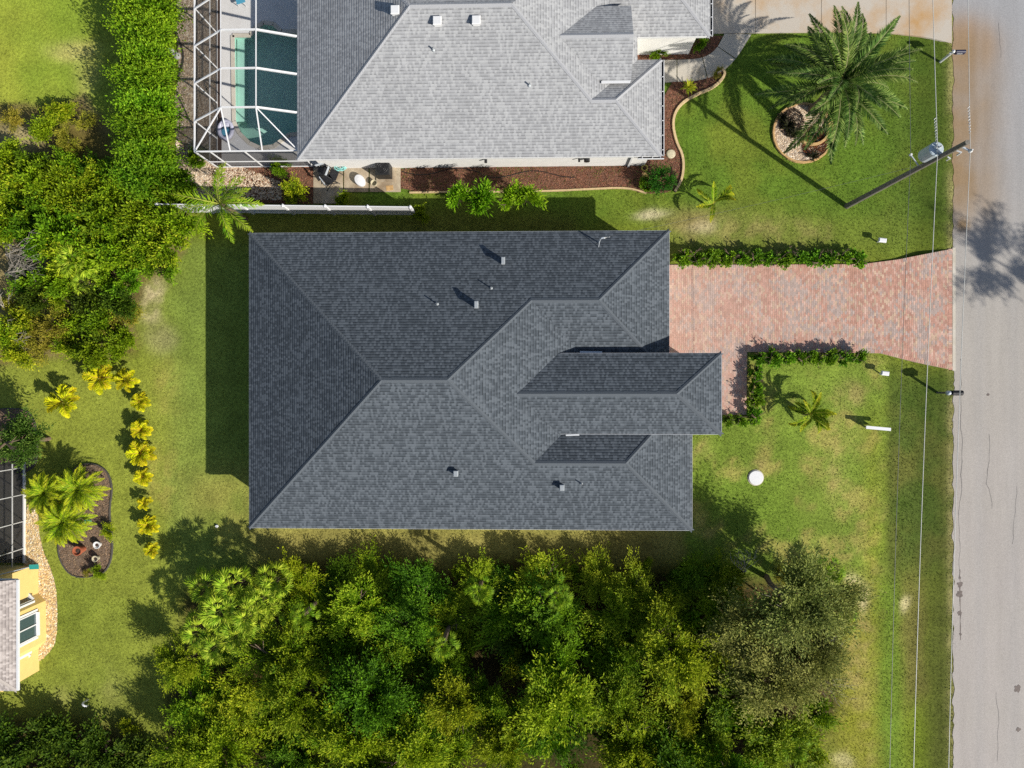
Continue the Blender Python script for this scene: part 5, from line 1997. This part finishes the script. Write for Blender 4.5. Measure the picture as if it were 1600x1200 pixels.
def palm(name, x, y, h, meshes, n, label, cat='palm', group=None, trunk_r=.12, trunk_mat='bark', s=1.0, seed=0, az0=None, lean=(0, 0), tiltj=.12):
    """trunk plus separate frond objects; meshes ordered from lowest to youngest"""
    r = random.Random(seed)
    e = empty(name, (x, y, 0), label, cat, group, 0)
    m = MB()
    k = 6
    pts = [(lean[0] * (i / k) ** 1.4, lean[1] * (i / k) ** 1.4, -.1 + (h + .1) * i / k) for i in range(k + 1)]
    rd = [trunk_r * (1.25 if i == 0 else 1.0 + .12 * (i % 2)) for i in range(k + 1)]
    m.tube(pts, rd, 9)
    link('trunk', np_mesh('palm_trunk', m.v, m.f, trunk_mat), e)
    for i in range(n):
        f = i / max(1, n - 1)
        me = meshes[min(int(f * len(meshes)), len(meshes) - 1)]
        fr = link('frond', me, e)
        fr.location = (lean[0] + .0, lean[1], h - .05 + .08 * f)
        az = (az0 or 0) + i * 2.39996 + r.uniform(-.22, .22)
        fr.rotation_euler = (r.uniform(-.25, .25), r.uniform(-tiltj, tiltj), az)
        q = s * r.uniform(.86, 1.1)
        fr.scale = (q, q, q)
    return e


DATE = ((104, 130, 92), (78, 106, 66), (146, 164, 130), (60, 86, 52))
date_f = [frond_mesh('frond', 300 + k, 3.5, e0, bd, 96, .54, .05, DATE, None, .22, .7, tw, .1, (170, 170, 120), .08) for k, (e0, bd, tw) in
          enumerate(((-.15, .7, .2), (.1, .9, -.25), (.45, 1.0, .25), (.7, 1.1, -.2), (1.05, 1.2, .15), (1.35, 1.1, .1)))]
c = P(1315, 128, 3.7)
palm('date_palm', c.x, c.y, 3.4, date_f, 50, 'big blue green date palm over the round gravel bed', 'palm', None, .24, seed=5, s=1.1)

QUEEN = ((120, 158, 40), (96, 138, 32), (150, 178, 60), (80, 118, 28))
queen_f = [frond_mesh('frond', 320 + k, 2.5, e0, bd, 44, .52, .04, QUEEN, (176, 186, 70), .1, .8, tw, .25, (170, 180, 80), .12, .35) for k, (e0, bd, tw) in
           enumerate(((.5, 1.9, .2), (.8, 2.0, -.2), (1.15, 1.8, .15)))]
c = P(343, 318, 3.4)
palm('queen_palm', c.x, c.y, 3.3, queen_f, 14, 'bright green feather palm arching over the end of the white fence', 'palm', None, .1, seed=8)

YEL = ((214, 204, 36), (196, 194, 36), (226, 214, 60), (164, 172, 36))
yel_f = [frond_mesh('frond', 340 + k, .92, e0, bd, 26, .36, .085, YEL, (238, 222, 56), .35, .6, tw, .16, (220, 180, 60), .2) for k, (e0, bd, tw) in
         enumerate(((.6, 1.3, .08), (.95, 1.5, -.08), (1.25, 1.5, .05)))]
rows = [(212, 628), (214, 672), (213, 709), (216, 746), (219, 788), (225, 823), (229, 862)]
for i, (x, y) in enumerate(rows):
    c = P(x, y, .9)
    palm('areca_palm', c.x, c.y, .35, yel_f, (20, 22, 20, 18, 15, 19, 14)[i], 'yellow areca palm, %s from the top in the straight row on the rear lawn' % ORD[i], 'palm', 'yellow areca palms on the rear lawn',
         .07, s=(.66, .72, .95, .64, .52, .72, .56)[i], seed=50 + i)
for i, (x, y, s, lb) in enumerate(((92, 628, 1.15, 'yellow areca palm standing alone near the left mulch patch'), (150, 590, 1.1, 'yellow areca palm at the edge of the scrub, larger of two'),
                                   (191, 594, .85, 'yellow areca palm at the edge of the scrub, smaller of two'))):
    c = P(x, y, 1.1)
    palm('areca_palm', c.x, c.y, .6, yel_f, 11, lb, 'palm', 'yellow areca palms on the rear lawn', .07, s=s, seed=70 + i)

SAGO = ((166, 186, 50), (136, 166, 42), (192, 202, 74), (110, 142, 36))
sago_f = [frond_mesh('frond', 360 + k, 1.5, e0, bd, 44, .36, .034, SAGO, (214, 206, 70), .25, .9, tw, .12, (150, 170, 60), .1) for k, (e0, bd, tw) in
          enumerate(((.25, .9, .1), (.55, 1.1, -.1), (.9, 1.3, .1), (1.2, 1.2, -.05)))]
for i, (x, y, s, lb) in enumerate(((120, 765, .95, 'feathery green palm in the rear bed, nearest the lawn'), (66, 772, .9, 'feathery green palm next to the screened patio'),
                                   (96, 818, 1.0, 'feathery green palm at the lower end of the trio'))):
    c = P(x, y, 1.5)
    palm('sago_palm', c.x, c.y, 1.1, sago_f, 46, lb, 'palm', 'feathery palms in the rear bed', .12, s=s, seed=80 + i)

COCO = ((120, 150, 44), (150, 168, 56), (96, 128, 36))
coco_f = [frond_mesh('frond', 380 + k, 1.6, e0, bd, 34, .34, .08, COCO, (216, 200, 60), .4, .7, tw, .1, (190, 190, 70), .12) for k, (e0, bd, tw) in
          enumerate(((.6, 1.5, .35), (.9, 1.7, -.3), (1.2, 1.2, .2)))]
c = P(1117, 315, 1.2)
palm('young_palm', c.x, c.y, .9, coco_f, 7, 'young palm with few curved fronds north of the paver drive', 'palm', None, .06, seed=93, s=.9)
c = P(1270, 647, 1.3)
palm('young_palm', c.x, c.y, .9, coco_f, 15, 'bushy young palm in the front lawn south of the drive', 'palm', None, .1, seed=91, s=.85)

FAN = ((182, 200, 84), (150, 178, 62), (204, 214, 116), (120, 150, 46))
FAND = ((116, 146, 40), (92, 124, 32), (140, 166, 54))
fan_f = [fan_mesh('frond', 400 + k, pe, .56, 13, FAN, e0, 2.0) for k, (pe, e0) in enumerate(((1.0, .25), (1.05, .6), (.95, .95), (.8, 1.3)))]
fan_d = [fan_mesh('frond', 410 + k, pe, .56, 13, FAND, e0, 2.0) for k, (pe, e0) in enumerate(((1.0, .2), (.9, .6), (.75, 1.0), (.5, 1.25), (.35, 1.5)))]
fp = [(318, 922, 1.7, .8), (362, 918, 2.0, .85), (405, 940, 2.2, .85), (345, 955, 2.3, .9), (310, 990, 1.8, .85), (372, 992, 2.3, .85), (424, 912, 1.9, .8), (418, 985, 2.0, .8), (385, 965, 2.5, .85), (335, 1012, 2.0, .8)]
for i, (x, y, h, s) in enumerate(fp):
    c = P(x, y, h + .5)
    palm('fan_palm', c.x, c.y, h, fan_f, 34, 'bright fan palm in the thicket corner cluster, %s from the left' % ORD[sorted(range(10), key=lambda q: fp[q][0]).index(i)], 'palm',
         'bright fan palms at the thicket corner', .12, s=s, seed=110 + i)
fp2 = [(470, 965, 3.6, 'fan palm between the bright palm cluster and the leafy trees'), (748, 925, 2.6, 'fan palm poking out of the thicket front below the roof vents'),
       (690, 1012, 4.0, 'fan palm deep in the middle of the thicket'), (870, 935, 2.4, 'fan palm in the shaded notch below the rear bedroom roof'),
       (1292, 898, .35, 'fan palm at the upper right tip of the thicket'), (1312, 968, .35, 'fan palm at the right edge below the grey green tree top'),
       (1235, 1165, 2.2, 'fan palm low at the bottom right of the thicket'), (118, 405, 1.2, 'fan palm in the left scrub near the bare branches'),
       (128, 440, 1.0, 'small yellowish fan palm in the left scrub')]
for i, (x, y, h, lb) in enumerate(fp2):
    c = P(x, y, h + .4)
    palm('fan_palm', c.x, c.y, h, fan_d if i not in (7, 8) else fan_f, 26, lb, 'palm', 'scattered fan palms', .11, s=(.6, .62, .6, .62, .85, .85, .85, .85, .6)[i], seed=130 + i)

# ---- thicket trees
r = random.Random(3)
rowsT = [(912, 470, 1120, 60, 'front row nearest the dark roof'), (962, 470, 1110, 74, 'second row from the dark roof'), (1030, 298, 1125, 77, 'third row from the dark roof'),
         (1098, 290, 1130, 77, 'fourth row from the dark roof'), (1165, 292, 1200, 80, 'fifth row from the dark roof'), (1235, 296, 1220, 84, 'last row at the bottom edge')]
for ri, (py, xa, xb, st_, lab) in enumerate(rowsT):
    n = int((xb - xa) / st_) + 1
    for k in range(n):
        x = xa + (xb - xa) * k / (n - 1) + r.uniform(-20, 20)
        y = py + r.uniform(-16, 16)
        if r.random() < .06 and ri in (1, 2): continue
        sc_ = r.uniform(.74, 1.2) * (.82 if ri == 0 else 1.0)
        if k == 0: x += 6
        szz = sc_ * (r.uniform(.27, .42), .5, .74, .84, .86, .86)[ri] * (1.0 if ri == 0 else r.choice((.72, .9, 1.05, 1.2))) * (.66 if x < 420 else 1.0)
        if x < 330: sc_ *= .85
        zc = 3.5 * szz
        c = P(x, y, zc)
        v = r.choice((0, 1, 2, 3, 4, 6, 1, 0, 4, 1))
        if ri == 3 and k in (5, 9): v = 5
        if ri == 2 and k == 6: v = 5
        if ri >= 4 and k in (3, 8): v = 4
        kindw = {0: 'mid green', 1: 'yellow green', 2: 'deep green', 3: 'mid green', 4: 'light green', 5: 'golden', 6: 'leafy green'}[v]
        plant('thicket_tree', BROAD[v], TRUNKS[(ri + k) % 4], c.x, c.y, 0, '%s tree in the thicket, %s from left, %s' % (kindw, ORD[k], lab), 'tree', 'leafy trees of the thicket',
              sc_, r.uniform(0, 6.28), szz).rotation_euler = (r.uniform(-.16, .16), r.uniform(-.16, .16), r.uniform(0, 6.28))
for i, (x, y, s, v, lb) in enumerate(((1240, 935, 1.15, 0, 'grey green feathery tree at the right side of the thicket, upper one'), (1262, 1020, 1.0, 1, 'grey green feathery tree bulging toward the verge'),
                                      (1205, 1062, 1.05, 0, 'grey green feathery tree at the right side of the thicket, lower one'), (1160, 985, .9, 1, 'grey green feathery tree tucked behind the upper right corner'), (1286, 938, .95, 0, 'small grey green feathery tree at the upper right tip'))):
    c = P(x, y, 3.5 * s)
    plant('feathery_tree', GREYC[v], TRUNKS[i % 4], c.x, c.y, 0, lb, 'tree', 'grey green trees of the thicket', s, 1.3 * i)
for i, (x, y, s, v, lb) in enumerate(((1275, 1110, 1.0, 0, 'leafy shrub at the right edge of the thicket'), (1262, 1178, 1.1, 2, 'yellow leafed shrub at the lower right corner of the thicket'),
                                      (1185, 1180, 1.1, 1, 'deep green shrub beside the golden shrub at the bottom'), (1145, 905, .7, 3, 'dry shrub under the bare branch near the front lawn'),
                                      (1225, 895, .7, 3, 'dry low shrub at the upper right of the thicket'), (200, 1135, .45, 2, 'little yellow shrub on the lawn at the thicket edge'))):
    c = P(x, y, .9 * s)
    plant('thicket_shrub', SHRUB[v], STEM[i % 2], c.x, c.y, 0, lb, 'shrub', 'shrubs round the thicket', s, 1.1 * i)

for ri, (py, xa, xb, lab) in enumerate(((890, 480, 1110, 'front edge below the dark roof'), (1000, 470, 1130, 'between second and third tree rows'), (1130, 330, 1130, 'between fourth and fifth tree rows'))):
    for k in range(11):
        x = xa + (xb - xa) * k / 10 + r.uniform(-22, 22)
        y = py + r.uniform(-10, 10)
        v = r.choice((0, 1, 2, 4))
        s_ = r.uniform(.4, .6) if ri == 0 else r.uniform(1.1, 1.5)
        c = P(x, y, .9 * s_)
        plant('understory_shrub', SHRUB[v], STEM[k % 2], c.x, c.y, 0, '%s understory shrub, %s from left, %s' % ({0: 'green', 1: 'deep green', 2: 'yellow green', 4: 'dark olive'}[v], ORD[k], lab),
              'shrub', 'understory shrubs of the thicket', s_, r.uniform(0, 6.28))

# ---- lower left shrubs, tree shade put into their dark leaf colour
for i, (x, y, s) in enumerate(((10, 1165, 1.2), (60, 1155, 1.15), (105, 1165, 1.1), (150, 1175, 1.1), (195, 1190, 1.05), (30, 1215, 1.2), (90, 1215, 1.2), (140, 1225, 1.2), (235, 1205, 1.1))):
    c = P(x, y, 1.2)
    plant('shade_toned_shrub', SHRUB[4], STEM[i % 2], c.x, c.y, 0, 'olive shrub darkened for shade, bottom left corner, %s' % (['%s from left in the upper row' % ORD[q] for q in range(5)] + ['%s from left in the lower row' % ORD[q] for q in range(4)])[i],
          'shrub', 'dark shrubs in the bottom left corner', s * 1.15, 2.1 * i, s * .8)

# ---- left scrub
r = random.Random(12)
sr = [(282, (12, 55, 100, 150, 190, 225, 262)), (314, (20, 62, 105, 145, 185, 225, 262)), (345, (10, 48, 90, 130, 170, 210, 248, 280)), (376, (60, 100, 142, 182, 222, 262)), (405, (100, 140, 178, 215, 248)),
      (438, (50, 92, 165, 200)), (470, (20, 60, 100, 145, 185)), (500, (30, 72, 118, 160, 198)), (524, (15, 55, 95, 140, 180, 205)), (546, (25, 70, 108, 150, 190))]
for ri, (y, xl) in enumerate(sr):
    for k, x in enumerate(xl):
        s = r.uniform(.85, 1.2) * (1.05 if ri < 5 else .82)
        v = r.choice((0, 1, 1, 0, 2)) if ri < 6 else r.choice((2, 0, 3, 4, 2))
        c = P(x + r.uniform(-8, 8), y + r.uniform(-8, 8), 1.0 * s)
        w = {0: 'green', 1: 'deep green', 2: 'yellow green', 3: 'dry brownish', 4: 'dark'}[v]
        plant('scrub_bush', SHRUB[v], STEM[k % 2], c.x, c.y, 0, '%s bush in the left scrub, %s from left, %s row down' % (w, ORD[k], ORD[ri]), 'shrub', 'bushes of the left scrub', s, r.uniform(0, 6.28), s * r.uniform(.9, 1.3))
for i, (x, y, s, v, lb) in enumerate(((95, 175, .7, 2, 'yellow green bush at the top of the scrub clearing'), (70, 205, .75, 0, 'green bush in the scrub clearing, left'), (105, 215, .8, 3, 'dry bush in the scrub clearing, middle'),
                                      (130, 190, .6, 3, 'dry bush in the scrub clearing beside the hedge shadow'), (20, 190, .7, 3, 'dry bush at the left edge under the bright lawn'),
                                      (15, 245, .8, 0, 'green bush at the left edge below the clearing'), (60, 262, .9, 1, 'deep green bush below the scrub clearing'), (110, 262, .9, 0, 'green bush below the scrub clearing toward the hedge'),
                                      (160, 270, .9, 1, 'deep green bush at the foot of the tall hedge'))):
    c = P(x, y, .8 * s)
    plant('scrub_bush', SHRUB[v], STEM[i % 2], c.x, c.y, 0, lb, 'shrub', 'bushes of the left scrub', s, 1.7 * i)


def bare_branch(px, py, h, az, L, n, label, seed, mat='twig_grey'):
    r = random.Random(seed)
    c = P(px, py, h * .5)
    e = empty('bare_tree', (c.x, c.y, 0), label, 'dead branch')
    st_ = MB()
    top = Vector((math.cos(az) * L * .3, math.sin(az) * L * .3, h * .6))
    st_.tube([(0, 0, -.1), top * .5 + Vector((0, 0, .1)), top], [.06, .05, .035], 6)
    link('trunk', np_mesh('dead_trunk', st_.v, st_.f, mat), e)
    for k in range(n):
        m = MB()
        a = az + r.uniform(-.55, .55)
        p = Vector(top) * r.uniform(.3, 1)
        pts = [p]
        l = L * r.uniform(.5, 1)
        z = p.z
        for j in range(1, 6):
            pts.append(p + Vector((math.cos(a) * l * j / 5, math.sin(a) * l * j / 5, h * .4 * j / 5 * r.uniform(.6, 1.2))) + Vector((r.uniform(-.06, .06), r.uniform(-.06, .06), 0)))
            a += r.uniform(-.14, .14)
        m.tube(pts, [.02 - .0033 * j for j in range(6)], 4)
        for j in (2, 3, 4):
            b = a + r.uniform(-.8, .8)
            m.tube([pts[j], pts[j] + Vector((math.cos(b), math.sin(b), .2)) * l * .25], [.012, .005], 4)
        link('branch', np_mesh('dead_branch', m.v, m.f, mat), e)


bare_branch(-10, 395, 2.4, -.15, 3.0, 16, 'fan of bare grey branches in the left scrub, upper one', 1)
bare_branch(-8, 430, 2.2, .1, 2.6, 12, 'bare grey branches below the upper fan at the left edge', 2)
bare_branch(-5, 515, 2.0, -.2, 1.6, 8, 'short bare grey branches at the left edge above the lawn', 3)
bare_branch(-6, 372, 2.3, -.5, 2.2, 12, 'bare grey branches at the left edge above the upper fan', 9)
bare_branch(5, 540, 1.6, .3, 1.8, 8, 'low bare twigs at the left edge just above the rear lawn', 10)
bare_branch(0, 485, 2.0, 1.0, 1.2, 5, 'thin curved bare twigs at the left edge of the scrub', 4)
bare_branch(1168, 905, 3.0, 1.9, 1.8, 9, 'bare pale branches reaching over the front lawn', 5)
bare_branch(1238, 1020, 5.4, .5, 2.0, 16, 'bare grey twigs inside the feathery tree', 6)
bare_branch(1225, 960, 5.6, 2.2, 1.9, 14, 'bare grey twigs over the upper feathery tree', 7)
bare_branch(1262, 1050, 4.8, -.6, 1.7, 12, 'bare grey twigs at the verge side of the feathery tree', 8)

# ---- tall hedge
for k in range(9):
    y = -30 + 38 * k
    x = 226 + (k % 2) * 6 - 3
    c = P(x, y, 2.2)
    e = plant('hedge_shrub', HEDGE[k % 2], STEM[k % 2], c.x, c.y, 0, 'tall clipped hedge shrub, %s from the top beside the gravel' % ORD[k], 'hedge', 'shrubs of the tall hedge', 1.0 + .06 * ((k * 7) % 3 - 1), 3.14159 * (k % 2), 1.0)

# ---- driveway hedges
n = 13
for k in range(n):
    c = P(1067 + (1342 - 1067) * k / (n - 1), 403, .5)
    plant('hedge_plant', CLUSIA[k % 3], STEM[k % 2], c.x, c.y, 0, 'glossy hedge plant north of the paver drive, %s from the house' % ORD[k], 'hedge', 'hedge along the north side of the drive', random.uniform(.88, 1.12), k * 1.9, .9)
n = 8
for k in range(n):
    c = P(1186 + (1342 - 1186) * k / (n - 1), 560 - 2 * (k % 2), .5)
    plant('hedge_plant', CLUSIA[k % 3], STEM[k % 2], c.x, c.y, 0, 'glossy hedge plant south of the paver drive, %s from the porch walk' % ORD[k], 'hedge', 'hedge along the south side of the drive', random.uniform(.85, 1.08), k * 1.3, .9)
for k in range(4):
    c = P(1181, 583 + 21 * k, .5)
    plant('hedge_plant', CLUSIA[k % 3], STEM[k % 2], c.x, c.y, 0, 'glossy hedge plant beside the porch walk, %s from the drive' % ORD[k], 'hedge', 'hedge beside the porch walk', random.uniform(.85, 1.05), k * 1.3, .9)
for k in range(3):
    c = P(1138 + 20 * k, 657, .4)
    plant('hedge_plant', CLUSIA[k % 3], STEM[k % 2], c.x, c.y, 0, 'glossy hedge plant closing the end of the porch walk, %s from the house' % ORD[k], 'hedge', 'hedge at the end of the porch walk', .72, k * 1.3, .6)

# ---- single garden plants
ROUND = bush_crown('bush_crown', 160, .85, .9, .8, .75, 330, 12, .08, .6, ((38, 82, 28), (28, 64, 22), (52, 100, 36)), .07, .1, (76, 128, 48), 0, zmin=-.5, clumps=50)
c = P(1033, 281, .8)
plant('round_bush', ROUND, STEM[0], c.x, c.y, 0, 'dark green clipped round bush at the bed corner', 'shrub', None, .95, 0)
LACY = [bush_crown('tree_crown', 165 + k, 1.1, .8, .7, 1.7, 120, 16, .24, .26, ((128, 178, 36), (104, 158, 30), (150, 194, 52)), .2, .7, (178, 208, 76), .2, clumps=9) for k in range(3)]
LTR = trunk_mesh('tree_trunk', 260, 2.0, .05, .8, 6)
for i, (x, y, s, lb) in enumerate(((716, 306, .85, 'bright green loose shrub between the houses, first from left'), (750, 314, 1.0, 'bright green loose shrub between the houses, second from left'),
                                   (792, 312, .9, 'bright green loose shrub between the houses, third from left'), (822, 308, .9, 'bright green loose shrub between the houses, fourth from left'))):
    c = P(x, y, 1.7)
    plant('small_tree', LACY[i % 3], LTR, c.x, c.y, 0, lb, 'tree', 'loose shrubs between the houses', s, i * 2.0)
for i, (x, y, s, v, lb) in enumerate(((656, 333, .5, 0, 'low green shrub at the right end of the white fence'), (535, 314, .45, 0, 'green shrub leaning over the white fence'),
                                      (460, 302, .75, 2, 'yellow green shrub behind the white fence'), (437, 262, .5, 1, 'green shrub at the foot of the pool enclosure'),
                                      (312, 248, .55, 1, 'green shrub at the outer corner of the pool enclosure'), (1092, 63, .42, 1, 'dark leafy plant in the entry bed'),
                                      (1027, 85, .38, 1, 'dark green plant on mulch under the garage wall'), (1012, 290, .4, 1, 'small green shrub left of the round bush'),
                                      (1123, 112, .3, 3, 'small dry plant at the tip of the front bed'), (170, 830, .42, 2, 'yellow green plant at the lawn edge of the rear bed'),
                                      (155, 893, .4, 0, 'green plant at the lower end of the rear bed'), (138, 895, .28, 3, 'brownish plant at the lower end of the rear bed'))):
    c = P(x, y, .8 * s)
    plant('garden_shrub', SHRUB[v], STEM[i % 2], c.x, c.y, 0, lb, 'shrub', None, s, 1.9 * i)
DKTREE = bush_crown('tree_crown', 170, 1.45, 1.5, 1.2, 2.1, 330, 20, .14, .5, ((70, 104, 48), (52, 86, 38), (90, 122, 64)), .2, .4, (132, 156, 100), .1, clumps=24)
c = P(33, 690, 2.2)
plant('shade_tree', DKTREE, TRUNKS[1], c.x, c.y, 0, 'dark green rounded tree beside the screened patio', 'tree', None, 1.0, 0, .95)
brom = [frond_mesh('leaf', 390 + k, .55, e0, 1.0, 10, .1, .06, ((196, 206, 60), (170, 190, 50), (216, 214, 90)), None, .2, .6, 0, .08, (190, 200, 70), .02) for k, e0 in enumerate((.5, .9, 1.2))]
c = P(1077, 135, .3)
palm('bromeliad', c.x, c.y, .08, brom, 22, 'lime yellow spiky plant in the front mulch bed', 'plant', None, .05, s=.95, seed=301)
bromd = [frond_mesh('leaf', 395 + k, .5, e0, .9, 8, .1, .06, ((44, 46, 34), (34, 36, 28), (60, 60, 42)), None, .2, .6, 0, .08, (40, 42, 32), .02) for k, e0 in enumerate((.5, .9, 1.2))]
for i, (x, y, s, lb) in enumerate(((1232, 196, 1.1, 'dark spiky plant on the left of the palm ring'), (1243, 208, 1.0, 'dark spiky plant in the middle of the palm ring'), (1271, 243, .9, 'dark spiky plant at the bottom of the palm ring'),
                                   (1222, 183, .9, 'dark spiky plant at the far left rim of the palm ring'))):
    c = P(x, y, .25)
    palm('dark_bromeliad', c.x, c.y, .08, bromd, 16, lb, 'plant', 'dark spiky plants in the palm ring', .05, s=s, seed=310 + i)

# ---- tree across the road whose shade falls on the asphalt
c = P(1556, 406)
RT_Z = 12.0
k7 = RT_Z / math.tan(SUN_EL)
tx, ty = c.x + SX * k7, c.y + SY * k7
RT = bush_crown('tree_crown', 175, 2.3, 2.3, 1.3, 0, 170, 22, .22, .42, G_MID, .28, .5, None, .1, zmin=-.8, clumps=11)
for v_ in RT.vertices: v_.co.z += RT_Z
plant('roadside_tree', RT, trunk_mesh('tree_trunk', 280, 14.0, .14, .7, 5), tx, ty, 0, 'tall tree across the road that shades the asphalt on the right', 'tree', None, 1.0, .4)

# ------------------------------------------------------------------ grass blades over the lawns
NG = 420000
X = rng.uniform(-31, ROAD_X + .02, NG)
Y = rng.uniform(-22.5, 22.5, NG)
px, py = ground_px(X, Y)
keep = np.ones(NG, bool)
for poly in (HOUSE_A, HOUSE_B, DRIVE, BED_FRONT, BED_ENTRY, BED_FENCE, GRAVEL_TOP, BED_RING, BED_REAR, BED_REAR2, STONES_REAR, PAD, POOL_AREA, PATH, DRIVE_B, [(-60, 725), (38, 725), (38, 905), (70, 938), (72, 1000), (38, 1037), (-60, 1060)]):
    keep &= ~in_poly(px, py, poly)
inth = in_poly(px, py, THICKET) | in_poly(px, py, SCRUB)
keep &= ~(inth & (rng.random(NG) < .8))
weed = in_poly(px, py, BED_FRONT) & (py > 255) & (px < 1000) & (fbm(X, Y, .9, 66) > .5)
keep |= weed
keep &= fbm(X, Y, .5, 55) > rng.uniform(.15, .62, NG) - .1
X, Y = X[keep], Y[keep]
n = len(X)
c4 = lawn_colour(X, Y)
ixx = np.clip(((X - gx[0]) / .2).astype(int), 0, nx - 1)
iyy = np.clip(((Y - gy[0]) / .2).astype(int), 0, ny - 1)
Zg = gz[iyy, ixx]
_px, _py = ground_px(X, Y)
Zg = np.where(in_poly(_px, _py, BED_FRONT), .03, Zg)
a = rng.uniform(0, 2 * np.pi, n)
hh = rng.uniform(.02, .055, n)
wd = rng.uniform(.014, .028, n)
ln_ = rng.uniform(.01, .06, n)
b0 = np.stack([X + np.cos(a) * wd, Y + np.sin(a) * wd, Zg - .005], 1)
b1 = np.stack([X - np.cos(a) * wd, Y - np.sin(a) * wd, Zg - .005], 1)
la = rng.uniform(0, 2 * np.pi, n)
tp_ = np.stack([X + np.cos(la) * ln_, Y + np.sin(la) * ln_, Zg + hh], 1)
V = np.stack([b0, b1, tp_], 1).reshape(-1, 3)
cg_ = np.repeat(c4 * rng.uniform(.75, 1.45, (n, 1)), 3, 0)
gr_ = link('grass', np_mesh('grass', V, (np.arange(n) * 3)[:, None] + np.arange(3)[None], 'grass_blade', cg_))
tag(gr_, 'short mown green grass blades covering the lawns', 'grass', None, 'stuff')
